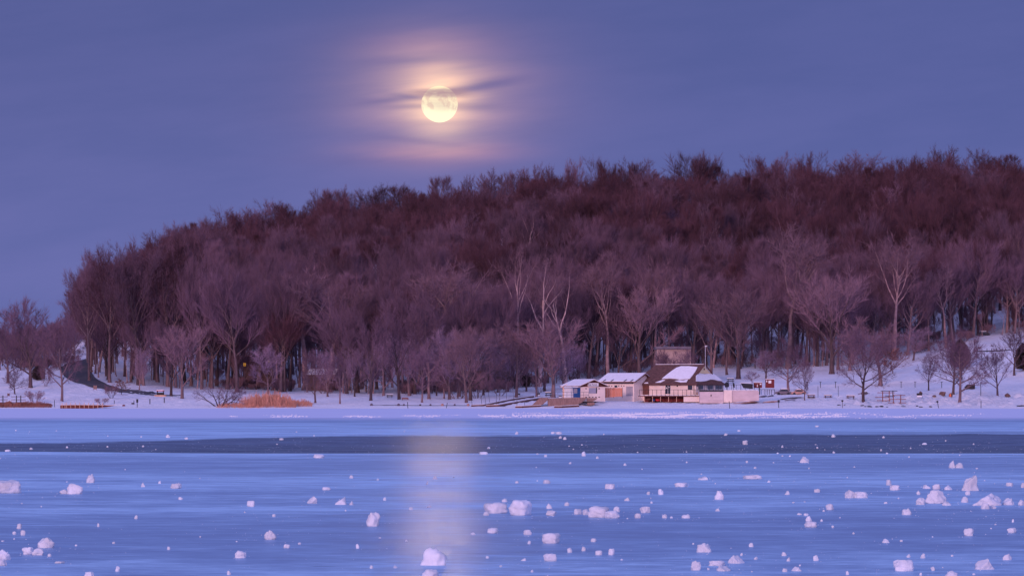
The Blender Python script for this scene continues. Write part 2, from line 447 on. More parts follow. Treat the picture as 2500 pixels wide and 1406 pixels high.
def hit(px, py, y0=876.0):
    """first point of the snow slope seen at this pixel"""
    Y = y0
    while Y < 1480:
        z = ground_z_px(px, Y)
        if HORIZON - (z - HC) * F / Y <= py: break
        Y += 0.5
    v = P(px, py, Y); v.z = ground_z_px(px, Y)
    return v
nx, ny = len(gx), len(gy)
vs = [((gx[i] - 1250) * gy[j] / F, gy[j], ZG[i, j]) for i in range(nx) for j in range(ny)]
fs = [(i * ny + j, (i + 1) * ny + j, (i + 1) * ny + j + 1, i * ny + j + 1) for i in range(nx - 1) for j in range(ny - 1)]
g = mesh_obj('snow_ground', vs, fs, M['snow'], smooth=True); tag(g, kind='structure')
ice = mesh_obj('lake_ice', [(-12000, -6000, 0), (12000, -6000, 0), (12000, 900, 0), (-12000, 900, 0)], [(0, 1, 2, 3)], M['ice']); tag(ice, kind='structure')

def drape(name, pix, width, mat, lift=0.05):
    pts = [hit(*p) for p in pix]
    out = []
    for k in range(len(pts) - 1):
        n_ = max(2, int((pts[k + 1] - pts[k]).length / 2))
        for s in range(n_): out.append(pts[k].lerp(pts[k + 1], s / n_))
    out.append(pts[-1])
    for _ in range(12):
        out = [out[0]] + [(out[i - 1] + out[i] * 2 + out[i + 1]) / 4 for i in range(1, len(out) - 1)] + [out[-1]]
    vs, fs = [], []
    W = 6
    for i, p in enumerate(out):
        d = (out[min(i + 1, len(out) - 1)] - out[max(i - 1, 0)]); d.z = 0; d.normalize()
        s = Vector((d.y, -d.x, 0))
        for k in range(W + 1):
            q = p + s * width * (k / W - 0.5)
            q.z = gz(q.x, q.y) + lift
            vs.append(q)
    for i in range(len(out) - 1):
        for k in range(W):
            a = i * (W + 1) + k
            fs.append((a, a + 1, a + W + 2, a + W + 1))
    o = mesh_obj(name, vs, fs, mat, smooth=True); tag(o, kind='structure'); return o
drape('road', [(436, 966), (380, 963), (330, 957), (290, 952), (250, 945), (222, 936), (196, 924), (182, 908), (184, 892), (196, 880)], 7.5, M['asphalt'], 0.12)

# ------------------------------------------------------------------ moon and the wisps across it
def moon():
    m, n, out = mat_new('moon')
    tcn = n.new('ShaderNodeTexCoord')
    nz = n.noise(tcn.outputs['Object'], 0.026, 4.0, 0.55)
    s3 = n.new('ShaderNodeSeparateXYZ'); n.link(tcn.outputs['Object'], s3.inputs[0])
    z = E(n, s3.outputs[2])
    maria = n.ss(nz, 0.44, 0.60) * n.ss(z, -48.0, -18.0) * n.ss(z, 85.0, 50.0)
    c = n.mix(n.ss(z, -70.0, 90.0), (1.0, 0.91, 0.63), (1.0, 0.82, 0.52))
    c = n.mix(maria * 0.62, c, (0.74, 0.50, 0.40))
    e = n.new('ShaderNodeEmission'); n.link(c, e.inputs[0]); e.inputs[1].default_value = 1.18
    n.link(e.outputs[0], out.inputs[0])
    bm = bmesh.new(); bmesh.ops.create_uvsphere(bm, u_segments=64, v_segments=32, radius=44.5 / F * 20000)
    me = bpy.data.meshes.new('moon'); bm.to_mesh(me); bm.free(); me.materials.append(m)
    me.polygons.foreach_set('use_smooth', [True] * len(me.polygons))
    o = bpy.data.objects.new('moon', me); C.objects.link(o); o.location = P(MX, MY, 20000)
    tag(o, 'full cream yellow moon glowing through thin cloud above the wooded hill', 'moon')
moon()
def wisps():
    m, n, out = mat_new('cloud_wisp')
    tcn = n.new('ShaderNodeTexCoord'); s3 = n.new('ShaderNodeSeparateXYZ'); n.link(tcn.outputs['Object'], s3.inputs[0])
    k = F / 18000.0
    x, z = E(n, s3.outputs[0]) * k, E(n, s3.outputs[2]) * k       # about one unit per minute of arc
    nz = n.noise(n.vec(x * 0.03, z * 0.16, 2.0), 1.0, 4.0, 0.6)
    a_ = n.gauss(x, z, -4, 27, 60, 4.2, -0.03) * 1.25 + n.gauss(x, z, 36, 33, 34, 5, 0.12) * 0.8 + n.gauss(x, z, -22, 2, 42, 7, 0.02) * 0.22 + n.gauss(x, z, 40, -6, 30, 5, 0.05) * 0.25 + n.gauss(x, z, 4, -3, 16, 8) * 0.18 + n.gauss(x, z, 0, 12, 60, 3.5) * 0.10
    a_ = n.m('MULTIPLY', a_, n.ss(nz, 0.25, 0.62, 0.5, 1.0), clamp=True)
    a_ = n.m('MULTIPLY', a_, n.ss(x * x * (1 / 14400.0) + z * z * (1 / 3600.0), 1.0, 0.35) * 0.70, clamp=True)
    tr = n.new('ShaderNodeBsdfTransparent'); em = n.new('ShaderNodeEmission'); em.inputs[0].default_value = (0.44, 0.27, 0.33, 1)
    mx = n.new('ShaderNodeMixShader'); n.put(mx.inputs[0], a_); n.link(tr.outputs[0], mx.inputs[1]); n.link(em.outputs[0], mx.inputs[2])
    n.link(mx.outputs[0], out.inputs[0])
    bm = bmesh.new(); bmesh.ops.create_uvsphere(bm, u_segments=48, v_segments=24, radius=1.0)
    bmesh.ops.scale(bm, vec=(130 / k, 60 / k, 66 / k), verts=bm.verts)
    me = bpy.data.meshes.new('cloud_wisps'); bm.to_mesh(me); bm.free(); me.materials.append(m)
    o = bpy.data.objects.new('cloud_wisps', me); C.objects.link(o); o.location = P(MX, MY, 18000)
    o.visible_shadow = True
    tag(o, 'thin violet cloud wisps drifting across the moon', 'cloud', kind='stuff')
wisps()

# ------------------------------------------------------------------ trees
class TreeGen:
    def __init__(self, seed, st):
        self.r = random.Random(seed); self.st = st
        self.tv, self.tf, self.cv, self.cf = [], [], [], []
    def env(self, p):
        st = self.st; h = (p.z - st['cb'] * st['H']) / ((1 - st['cb']) * st['H'])
        if h > 1.0: return False
        if h < -0.25: return False
        hh = min(max(h, 0.0), 1.0)
        # egg / fan outline
        R = st['R'] * (max(0.0, 1 - abs((hh - st['mid']) / (1 - st['mid'] if hh > st['mid'] else st['mid'] + 0.12)) ** st['pw'])) ** 0.5
        return math.hypot(p.x, p.y) <= max(R, 0.4)
    def tube(self, pts, rad, n, trunk):
        V_, F_ = (self.tv, self.tf) if trunk else (self.cv, self.cf)
        k = len(V_)
        for i, p in enumerate(pts):
            d = (pts[min(i + 1, len(pts) - 1)] - pts[max(i - 1, 0)]).normalized()
            u = d.orthogonal().normalized(); w_ = d.cross(u)
            for j in range(n):
                a = 2 * math.pi * j / n
                V_.append(p + (u * math.cos(a) + w_ * math.sin(a)) * rad[i])
        for i in range(len(pts) - 1):
            for j in range(n):
                j2 = (j + 1) % n
                F_.append((k + i * n + j, k + i * n + j2, k + (i + 1) * n + j2, k + (i + 1) * n + j))
    def blade(self, p, d, L, wd):
        r = self.r
        u = d.cross(Vector((r.uniform(-1, 1), r.uniform(-1, 1), r.uniform(-1, 1)))).normalized() * wd * 0.5
        q = p + d * L + Vector((r.uniform(-.1, .1), r.uniform(-.1, .1), r.uniform(-.05, .15))) * L
        k = len(self.cv); self.cv += [p - u, p + u, q]; self.cf.append((k, k + 1, k + 2))
    def grow(self, p, d, L, rad, depth):
        st, r = self.st, self.r
        ns = (9, 6, 4, 2)[depth]
        if depth > 0:
            for _ in range(7):
                if self.env(p + d * L): break
                L *= 0.82
        pts, rr = [p.copy()], [rad]; q = p.copy(); d = d.copy()
        wob = st['wob'][depth]
        for i in range(ns):
            d = (d + Vector((r.uniform(-wob, wob), r.uniform(-wob, wob), r.uniform(-wob, wob) * 0.5)) + Vector((0, 0, st['trop'][depth]))).normalized()
            q = q + d * L / ns; pts.append(q.copy()); rr.append(max(rad * (1 - (i + 1) / ns) ** 0.8, rad * st['tip'][depth]))
        if depth == 0:
            rr[0] *= 1.35
        if depth < 3: self.tube(pts, rr, (7, 5, 4, 3)[depth], depth <= 1)
        else: self.tube([pts[0], pts[-1]], [rad, rad * 0.3], 3, False)
        if depth == 3:
            for k in range(st['nt']):
                t = r.uniform(0.05, 1.0)
                a = pts[0].lerp(pts[-1], t)
                dd = (pts[-1] - pts[0]).normalized()
                s = Vector((r.gauss(0, 1), r.gauss(0, 1), r.gauss(0, 1))).normalized()
                dd = (dd + s * st['ta'] + Vector((0, 0, st['tup']))).normalized()
                self.blade(a, dd, st['tl'] * r.uniform(0.6, 1.3), st['tw'])
            return
        nc = st['n'][depth]; az = r.uniform(0, 6.28)
        t0, t1 = st['t'][depth]
        for k in range(nc):
            t = t0 + (t1 - t0) * ((k + r.uniform(0.1, 0.9)) / nc)
            fi = t * (len(pts) - 1); i = min(int(fi), len(pts) - 2)
            a = pts[i].lerp(pts[i + 1], fi - i); ax = (pts[i + 1] - pts[i]).normalized()
            az += 2.4 + r.uniform(-0.5, 0.5)
            u = ax.orthogonal().normalized(); w_ = ax.cross(u)
            side = u * math.cos(az) + w_ * math.sin(az)
            ang = math.radians(st['ang'][depth] + r.uniform(-12, 12))
            if depth == 0: ang *= (1.15 - 0.45 * (t - t0) / max(t1 - t0, 0.01))
            dd = (ax * math.cos(ang) + side * math.sin(ang)).normalized()
            cl = L * st['len'][depth] * r.uniform(0.75, 1.15) * (1 - st['tap'][depth] * (t - t0) / max(t1 - t0, .01))
            cr_ = rr[i] * st['rr'][depth] * r.uniform(0.8, 1.1)
            self.grow(a, dd, cl, max(cr_, 0.012), depth + 1)
        if depth > 0:       # leader carries on in twigs
            self.grow(pts[-1], d, L * 0.35, max(rr[-1], 0.012), 3)
    def run(self):
        st = self.st
        for s in range(st.get('stems', 1)):
            a = 2 * math.pi * s / max(st.get('stems', 1), 1) + self.r.uniform(-.4, .4); k = st.get('splay', 0.0) * self.r.uniform(.5, 1.2)
            d = Vector((math.cos(a) * k + st.get('lean', 0), math.sin(a) * k, 1)).normalized()
            self.grow(Vector((math.cos(a) * 0.2 * (k > 0), math.sin(a) * 0.2 * (k > 0), -0.6)), d, st['trunk'] * st['H'] * self.r.uniform(0.92, 1.05) + 0.6, st['r0'], 0)
        return self
BASE = dict(H=20, cb=0.2, R=6.5, mid=0.45, pw=2.2, trunk=0.62, r0=0.38, n=(11, 7, 6), t=((0.22, 1.0), (0.2, 1.0), (0.1, 1.0)), ang=(42, 38, 40),
            len=(0.85, 0.50, 0.45), tap=(0.5, 0.4, 0.4), rr=(0.58, 0.55, 0.5), wob=(0.06, 0.13, 0.16, 0.2), trop=(0.02, 0.07, 0.05, 0.0),
            tip=(0.3, 0.15, 0.2, 0.3), nt=8, ta=0.75, tup=0.25, tl=1.25, tw=0.045)
STY = dict(
    round=dict(BASE),
    vase=dict(BASE, cb=0.12, R=6.5, mid=0.68, pw=2.0, trunk=0.5, n=(12, 7, 6), ang=(30, 26, 30), len=(1.25, 0.45, 0.42), trop=(0.02, 0.03, 0.05, 0), t=((0.3, 1), (0.25, 1), (0.1, 1)), tup=0.5),
    spread=dict(BASE, cb=0.08, R=7.5, mid=0.40, pw=2.4, trunk=0.5, n=(13, 8, 6), ang=(58, 36, 38), len=(1.1, 0.42, 0.42), t=((0.26, 1), (0.2, 1), (0.1, 1)), nt=7, trop=(0.02, 0.06, 0.02, 0), tl=1.1),
    tall=dict(BASE, H=28, cb=0.36, R=5.2, mid=0.66, pw=2.4, trunk=0.90, r0=0.36, n=(15, 8, 5), t=((0.42, 1.0), (0.25, 1.0), (0.1, 1.0)), ang=(33, 26, 26), len=(0.38, 0.50, 0.45), tl=1.9, nt=8, tw=0.036, tup=1.0, ta=0.6, wob=(0.05, 0.12, 0.12, 0.1)),
    crown=dict(BASE, H=27, cb=0.30, R=8.2, mid=0.56, pw=2.3, trunk=0.50, r0=0.44, n=(13, 9, 7), t=((0.5, 1.0), (0.25, 1.0), (0.1, 1.0)), ang=(42, 28, 30), len=(0.98, 0.46, 0.42), tl=1.7, nt=8, tw=0.036, tup=0.7, ta=0.6, rr=(0.62, 0.55, 0.5), wob=(0.05, 0.12, 0.12, 0.1)),
    fork=dict(BASE, H=26, cb=0.42, R=6.0, mid=0.6, pw=2.2, trunk=0.60, r0=0.38, n=(6, 5, 5), t=((0.62, 1.0), (0.35, 1.0), (0.1, 1.0)), ang=(30, 32, 38), len=(0.66, 0.40, 0.35), rr=(0.72, 0.5, 0.5), wob=(0.10, 0.20, 0.2, 0.2), nt=4, tw=0.04, tl=1.2),
    dome=dict(BASE, H=24, cb=0.30, R=7.4, mid=0.55, pw=2.7, trunk=0.5, r0=0.40, n=(13, 9, 7), t=((0.5, 1.0), (0.25, 1.0), (0.1, 1.0)), ang=(44, 32, 34), len=(0.95, 0.46, 0.40), tl=0.95, nt=9, tw=0.036, tup=0.25, ta=0.8, rr=(0.6, 0.5, 0.5), wob=(0.06, 0.14, 0.15, 0.1)),
    bush=dict(BASE, H=5, cb=0.0, R=3.2, mid=0.6, pw=2.0, trunk=0.7, r0=0.07, stems=6, splay=0.75, n=(6, 5, 4), t=((0.3, 1), (0.2, 1), (.1, 1)), ang=(30, 32, 36), len=(0.6, 0.5, 0.5), nt=4, tl=0.45, tw=0.03, rr=(0.6, 0.6, 0.6)),
    gnarl=dict(BASE, H=6, cb=0.0, R=5.5, mid=0.3, pw=2.0, trunk=0.9, r0=0.16, stems=6, splay=1.7, n=(6, 4, 4), t=((0.35, 1), (0.3, 1), (.1, 1)), ang=(38, 36, 36), len=(0.5, 0.45, 0.45), nt=2, tl=0.6, tw=0.03, trop=(0.02, -0.03, 0, 0), wob=(0.16, 0.22, 0.2, 0.2)),
)
TREES = {}
def tree_kind(key, style, seed, bark='bark', twig='twig', **over):
    st = dict(STY[style]); st.update(over)
    T = TreeGen(seed, st).run()
    tm = bpy.data.meshes.new('trunk'); tm.from_pydata([tuple(v) for v in T.tv], [], T.tf); tm.materials.append(M[bark])
    tm.polygons.foreach_set('use_smooth', [True] * len(tm.polygons))
    cm = bpy.data.meshes.new('crown'); cm.from_pydata([tuple(v) for v in T.cv], [], T.cf); cm.materials.append(M[twig])
    z = np.array([v.z for v in T.cv]); x = np.array([v.x for v in T.cv])
    H = float(np.percentile(z, 99.7)); W = float(np.percentile(x, 98) - np.percentile(x, 2))
    both = bpy.data.meshes.new('forest_tree')
    k = len(T.tv)
    both.from_pydata([tuple(v) for v in T.tv] + [tuple(v) for v in T.cv], [], T.tf + [tuple(i + k for i in f) for f in T.cf])
    both.materials.append(M[bark]); both.materials.append(M[twig])
    both.polygons.foreach_set('material_index', [0] * len(T.tf) + [1] * len(T.cf)); both.update()
    TREES[key] = dict(trunk=tm, crown=cm, H=H, W=W, both=both)
for i in range(3): tree_kind('round%d' % i, 'round', 11 + i, twig=('twig', 'twig', 'twig_tan')[i])
for i in range(3): tree_kind('vase%d' % i, 'vase', 31 + i, twig=('twig', 'twig_tan', 'twig')[i])
for i in range(3): tree_kind('spread%d' % i, 'spread', 51 + i)
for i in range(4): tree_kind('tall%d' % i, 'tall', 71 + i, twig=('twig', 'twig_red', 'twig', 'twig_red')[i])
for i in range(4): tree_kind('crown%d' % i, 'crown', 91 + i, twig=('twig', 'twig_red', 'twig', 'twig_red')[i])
for i in range(5): tree_kind('fork%d' % i, 'fork', 111 + i, bark='pale_bark' if i < 3 else 'dim_bark', twig='twig_tan', n=(6, 5, 5) if i < 3 else (10, 6, 5), nt=4 if i < 3 else 7)
for i in range(2): tree_kind('dim%d' % i, 'fork', 121 + i, bark='dim_bark', twig='twig', nt=7)
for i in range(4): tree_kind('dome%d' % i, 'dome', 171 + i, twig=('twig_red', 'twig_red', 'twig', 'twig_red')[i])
for i in range(2): tree_kind('bush%d' % i, 'bush', 131 + i, twig='twig_tan')
for i in range(3): tree_kind('mauve%d' % i, ('round', 'vase', 'round')[i], 161 + i, twig='twig_mauve', nt=10)
tree_kind('gnarl0', 'gnarl', 141); tree_kind('gnarl1', 'gnarl', 143)
tree_kind('leafy0', 'round', 151, twig='leaf_brown', H=9, R=3.2, r0=0.12, n=(8, 5, 4), tl=0.5, tw=0.12, nt=6)
TRUNK0 = {}
def plant(key, base, Hm, Wm, label, cat='tree', group=None, rz=0.0, name='bare_tree', parts=('trunk', 'crown')):
    T = TREES[key]
    root = thing(name, label, cat, base, group)
    root.rotation_euler = (0, 0, rz)
    sz = Hm / T['H']; sx = Wm / T['W'] if Wm else sz
    root.scale = (sx, sx, sz)
    for nm, me in ((parts[0], T['trunk']), (parts[1], T['crown'])):
        o = bpy.data.objects.new(nm, me); C.objects.link(o); o.parent = root
    return root
rng = random.Random(5)
# (px, base py, top py, crown width px, kind, label)
PARK = [
 (75, 947, 728, 150, 'vase0', 'tall thick-trunked bare tree left of the road, beside the dark evergreen'),
 (36, 962, 900, 66, 'spread0', 'small round-topped bare tree near the left edge behind the rail fence'),
 (151, 979, 770, 118, 'spread1', 'bare tree with drooping side branches beside the road bend, above the rusty boat launch wall'),
 (20, 935, 775, 110, 'round0', 'bare tree at the far left edge behind the small round tree'),
 (108, 925, 800, 60, 'vase1', 'slender bare tree just right of the dark evergreen at the left'),
 (418, 967, 785, 100, 'vase2', 'bare tree right of the kiosk, left one of a close pair'),
 (444, 973, 790, 110, 'vase1', 'bare tree right of the kiosk, right one of a close pair'),
 (218, 930, 618, 105, 'dome2', 'big round-headed tree forming the left end of the wood beside the road'),
 (268, 934, 600, 130, 'dome0', 'big round-headed tree, second from the left end of the wood'),
 (338, 940, 590, 140, 'dome2', 'big round-headed tree behind the low end of the road'),
 (410, 944, 575, 140, 'dome3', 'big round-headed tree right behind the kiosk'),
 (493, 950, 640, 120, 'crown0', 'tall straight dark tree behind the gnarled shore shrubs, leftmost of three big trunks'),
 (555, 950, 640, 170, 'crown2', 'tall dark tree behind the gnarled shore shrubs, middle of three big trunks'),
 (580, 957, 650, 170, 'crown0', 'tall dark tree behind the gnarled shore shrubs, thickest and rightmost trunk'),
 (686, 957, 640, 140, 'crown2', 'tall thick tree rising behind the orange reeds, left of two'),
 (708, 955, 660, 130, 'crown0', 'tall thick tree rising behind the orange reeds, right of two'),
 (770, 983, 850, 70, 'round1', 'slim bare tree just right of the orange reed bed'),
 (830, 986, 855, 66, 'round0', 'slim bare tree, second to the right of the orange reed bed'),
 (905, 978, 768, 116, 'vase0', 'fan-shaped bare tree standing alone between the reed bed and the red bench'),
 (975, 975, 760, 110, 'round1', 'dark bare tree right behind the small red bench'),
 (1030, 982, 838, 90, 'spread2', 'small forked bare tree right of the red bench near the float line'),
 (1047, 974, 720, 120, 'round0', 'straight bare tree behind the small forked one, right of the red bench'),
 (1139, 983, 800, 110, 'round2', 'front tree of the dense clump left of the dock ramps'),
 (1148, 977, 790, 120, 'vase1', 'rear tree of the dense clump left of the dock ramps'),
 (1084, 973, 840, 70, 'spread1', 'bushy bare tree on the left side of the clump by the dock ramps'),
 (1260, 970, 785, 116, 'round2', 'round-crowned bare tree above the dock ramps, next to the snow-topped grill'),
 (1310, 968, 800, 84, 'round0', 'round-crowned bare tree between the grill and the picnic table'),
 (1350, 970, 772, 140, 'vase1', 'wide bare tree just left of the blue-doored boathouse'),
 (1925, 954, 822, 120, 'spread2', 'bare spreading tree beside the red kiosk and the parked cars'),
 (1964, 977, 868, 50, 'spread0', 'slim small tree between the stored boats and the picnic tables'),
 (2030, 913, 662, 165, 'vase1', 'tall fan-shaped tree on the open snow slope, left of a close pair'),
 (2046, 903, 690, 120, 'vase0', 'tall tree on the open snow slope, right and rear of a close pair'),
 (2108, 982, 800, 140, 'spread1', 'broad low-branching tree on the bank right of the picnic tables'),
 (2149, 941, 790, 160, 'round2', 'thick-trunked tree behind the broad low-branching bank tree'),
 (2180, 912, 850, 60, 'leafy0', 'small tree still holding brown leaves on the snow slope'),
 (2267, 953, 858, 60, 'round0', 'lone small tree with a round crown right of the snow-topped grill'),
 (2327, 962, 820, 120, 'spread0', 'rear of two crossing trees left of the dark shelter'),
 (2343, 982, 800, 130, 'spread2', 'front of two crossing trees, with a pinkish flared trunk'),
 (2435, 966, 850, 80, 'vase2', 'small vase-shaped tree right of the dark shelter'),
 (2476, 916, 800, 90, 'vase0', 'bare tree in front of the dark evergreen at the right edge'),
 (1802, 925, 700, 150, 'vase1', 'tall fan-shaped tree behind the terrace umbrellas'),
 (1736, 915, 690, 110, 'vase0', 'tall bare tree right behind the mast of the main building'),
 (1775, 915, 760, 60, 'tall0', 'straight orange-lit trunk between the mast and the big fan-shaped tree'),
 (1693, 905, 660, 140, 'vase2', 'twin-limbed bare tree in front of the pink upper building'),
 (1560, 925, 690, 150, 'vase1', 'reddish fan-shaped tree behind the snow-roofed annex'),
 (1510, 925, 760, 90, 'vase0', 'reddish bare tree behind the orange board fence'),
 (1836, 935, 905, 34, 'spread0', 'very small bare tree on the terrace between the umbrellas and the red stand'),
 (1632, 957, 860, 50, 'vase2', 'thin bare tree in front of the left half of the pink upper building'),
 (1612, 957, 850, 40, 'vase0', 'thin bare tree screening the left corner of the pink upper building'),
 (1675, 957, 846, 60, 'round1', 'bare tree screening the right corner of the pink upper building'),
 (1657, 957, 868, 44, 'round0', 'thin bare tree in front of the right half of the pink upper building'),
 (296, 963, 925, 40, 'leafy0', 'tiny tree with brown leaves beside the road, left of the kiosk'),
 (1195, 930, 835, 70, 'spread2', 'low bushy tree below the snowy gabled roof in the wood'),
]
for px, b, t, wpx, kind, lab in PARK:
    q = hit(px, b)
    Y = q.y
    plant(kind, q, (b - t) * Y / F, wpx * Y / F, lab, rz=rng.uniform(0, 6.28), group=None)
MA = [(800, 968, 850, 70, 'behind the first slim tree'), (866, 968, 838, 80, 'left of the lone fan-shaped tree'), (936, 966, 850, 80, 'right of the lone fan-shaped tree'), (1000, 966, 835, 90, 'just behind the red bench'),
 (1066, 966, 830, 80, 'left of the dense clump'), (1098, 975, 815, 90, 'in the left part of the dense clump'), (1120, 968, 800, 100, 'in the middle of the dense clump'), (1180, 964, 815, 90, 'right of the dense clump'), (1215, 958, 835, 80, 'above the slanted mooring poles'),
 (1238, 956, 800, 90, 'left of the first round-crowned tree'), (1285, 955, 795, 90, 'between the first two round-crowned trees'), (1330, 955, 800, 80, 'left of the wide tree by the hut'), (1376, 950, 812, 80, 'straight behind the hut porch'), (1410, 945, 840, 60, 'behind the hut roof'), (655, 962, 860, 70, 'behind the orange reeds'), (340, 952, 868, 60, 'left of the kiosk'), (1870, 925, 850, 70, 'behind the red cabinet'), (2075, 905, 800, 110, 'right of the close pair on the slope'), (2230, 880, 800, 90, 'at the wood edge above the lone small tree')]
for i, (px, b, t, wpx, wh) in enumerate(MA):
    t += rng.uniform(-28, 30); wpx *= rng.uniform(.65, 1.2)
    q = hit(px, b); plant('mauve%d' % (i % 3), q, (b - t) * q.y / F, wpx * q.y / F, 'pale mauve finely twigged tree ' + wh, rz=rng.uniform(0, 6.28), name='bare_tree')
SHRUBS = [
 (85, 986, 953, 44, 'bush0', 'leafless purple shrub behind the reeds at the far left'),
 (249, 988, 972, 34, 'bush1', 'tiny low shrub on the snow behind the boat launch wall'),
 (272, 972, 938, 40, 'bush0', 'twiggy upright shrub below the road left of the tiny leafy tree'),
 (536, 992, 935, 110, 'gnarl0', 'gnarled low tree arching over the ice left of the reed bed'),
 (564, 988, 935, 60, 'gnarl1', 'gnarled low tree at the left end of the reed bed'),
 (112, 943, 895, 30, 'bush1', 'upright shrub on the slope right of the dark evergreen'),
 (1118, 973, 900, 90, 'bush0', 'dense multi-stemmed shrub under the clump by the dock ramps'),
 (1165, 972, 905, 70, 'bush1', 'dense shrub at the right side of the clump by the dock ramps'),
 (1220, 966, 925, 60, 'bush0', 'dark low shrub on the snow slope above the dock ramps'),
 (1318, 958, 915, 40, 'bush1', 'rust-coloured shrub between the two round-crowned trees'),
]
for px, b, t, wpx, kind, lab in SHRUBS:
    q = hit(px, b); Y = q.y
    plant(kind, q, (b - t) * Y / F, wpx * Y / F, lab, cat='shrub', rz=rng.uniform(0, 6.28), name='bare_shrub', parts=('stem', 'twigs'))
# pale twisted trees standing out of the wood
PALE = [(1265, 946, 600, 90, 'fork0', 'pale multi-stemmed tree in the wood, leftmost of the bright ones'),
        (1316, 944, 615, 130, 'fork1', 'brightest pale forked tree in the wood, left of the boathouse roof'),
        (1380, 938, 640, 90, 'fork2', 'pale pinkish tree in the wood straight above the boathouse'),
        (1483, 926, 615, 90, 'fork3', 'pale leaning tree in the wood above the orange board fence'),
        (1600, 915, 630, 90, 'fork4', 'pale thin-limbed tree in the wood above the main roof'),
        (1925, 900, 545, 130, 'fork3', 'tall pale forked tree in the wood above the red kiosk'),
        (2185, 880, 570, 120, 'fork4', 'pale tree with many upright limbs in the wood at the right'),
        (1105, 955, 640, 170, 'fork4', 'wide pale forked tree in the wood left of the snowy gabled roof'),
        (745, 952, 660, 180, 'fork4', 'pale widely branching tree behind the right end of the reeds'),
        (800, 955, 670, 150, 'fork3', 'pale many-limbed tree in the wood right of the reed bed'),
        (1050, 955, 740, 80, 'fork3', 'small pale forked tree in the wood above the float line'),
        (2310, 850, 640, 70, 'fork3', 'orange-lit slim tree at the edge of the wood, right side')]
PALE_AT = []
for px, b, t, wpx, kind, lab in PALE:
    q = hit(px, b); Y = q.y; PALE_AT.append((px, Y))
    plant(kind, q, (b - t) * Y / F, wpx * Y / F, lab, rz=rng.uniform(0, 6.28), name='pale_tree')

RIDGE = [(430, 545, 90, 'crown0'), (485, 532, 110, 'crown2'), (528, 534, 90, 'vase1'), (610, 512, 90, 'crown1'), (648, 490, 110, 'round1'), (700, 490, 100, 'crown0'), (785, 462, 60, 'tall1'), (812, 460, 55, 'tall0'),
 (845, 456, 60, 'tall2'), (915, 450, 90, 'crown3'), (975, 452, 70, 'tall3'), (1080, 426, 48, 'tall0'), (1140, 427, 40, 'tall2'), (1210, 415, 90, 'crown1'), (1260, 412, 60, 'vase2'), (1305, 403, 60, 'round0'), (1345, 406, 50, 'vase1'),
 (1408, 387, 62, 'vase0'), (1470, 384, 66, 'crown1'), (1560, 388, 80, 'crown3'), (1690, 372, 90, 'crown1'), (1722, 372, 70, 'vase2'), (1860, 378, 70, 'tall1'), (1925, 372, 70, 'round0'), (1978, 370, 60, 'vase1'), (2100, 372, 110, 'crown3'),
 (2305, 357, 72, 'vase0'), (2400, 364, 80, 'crown1'), (2445, 374, 70, 'tall3'), (320, 592, 80, 'crown2'), (245, 606, 90, 'crown0'), (2210, 378, 90, 'crown3')]
ONES = 'first second third fourth fifth sixth seventh eighth ninth tenth eleventh twelfth thirteenth fourteenth fifteenth sixteenth seventeenth eighteenth nineteenth'.split()
RIDGE.sort(key=lambda a: a[0]); _b = [a for a in RIDGE if a[0] <= 1073]; _a = [a for a in RIDGE if a[0] > 1073]
for grp, nm_ in ((_b, 'skyline tree left of the moon, %s from the left end'), (_a, 'skyline tree right of the moon, %s from the moon')):
    for n_, (px, t, wpx, kind) in enumerate(grp):
        Y = 1458.0 if px > 400 else 1240.0
        q = P(px, 0, Y); q.z = ground_z_px(px, Y) - .2; zt = HC - (t - HORIZON) * Y / F
        kind = 'dome%d' % (n_ % 4) if n_ % 3 else kind
        plant(kind, q, zt - q.z, wpx * 1.15 * Y / F, ('narrow bare ' if wpx < 65 else 'broad bare ') + nm_ % ONES[n_], rz=rng.uniform(0, 6.28), name='ridge_tree')

# evergreens
def evergreen(px, b, t, wpx, label, seed):
    r = random.Random(seed); q = hit(px, b); Y = q.y; H = (b - t) * Y / F; R = wpx * Y / F / 2
    root = thing('evergreen_tree', label, 'evergreen', q)
    MB().tube([q - Vector((0, 0, .4)), q + Vector((0, 0, H * .95))], [0.22, 0.03], 6).build('trunk', M['bark'], root)
    m = MB()
    for i in range(5200):
        h = r.random() ** 0.8; rad = R * (math.sin(math.pi * min(1, h * 0.85 + 0.18)) ** 0.7) * r.random() ** 0.6 * (0.85 + 0.3 * mn.noise(Vector((i * .01, h * 5, seed))))
        a = r.uniform(0, 6.28); c = q + Vector((math.cos(a) * rad, math.sin(a) * rad, H * (0.06 + 0.93 * h)))
        d = Vector((math.cos(a), math.sin(a), r.uniform(-.5, .6))).normalized(); L = r.uniform(.25, .6)
        u = d.cross(Vector((r.uniform(-1, 1), r.uniform(-1, 1), r.uniform(-1, 1)))).normalized() * 0.17
        k = len(m.v); m.v += [c - u, c + u, c + d * L]; m.f.append((k, k + 1, k + 2))
    m.build('crown', M['needles'], root)
evergreen(93, 928, 893, 30, 'dark cone-shaped evergreen beside the tall thick-trunked tree on the left', 1)
evergreen(2344, 900, 828, 56, 'dark rounded evergreen on the slope behind the two crossing trees', 2)
evergreen(2498, 905, 838, 46, 'dark rounded evergreen at the right edge of the picture', 3)
evergreen(1283, 945, 905, 24, 'rust-brown young evergreen behind the round-crowned tree by the grill', 4)

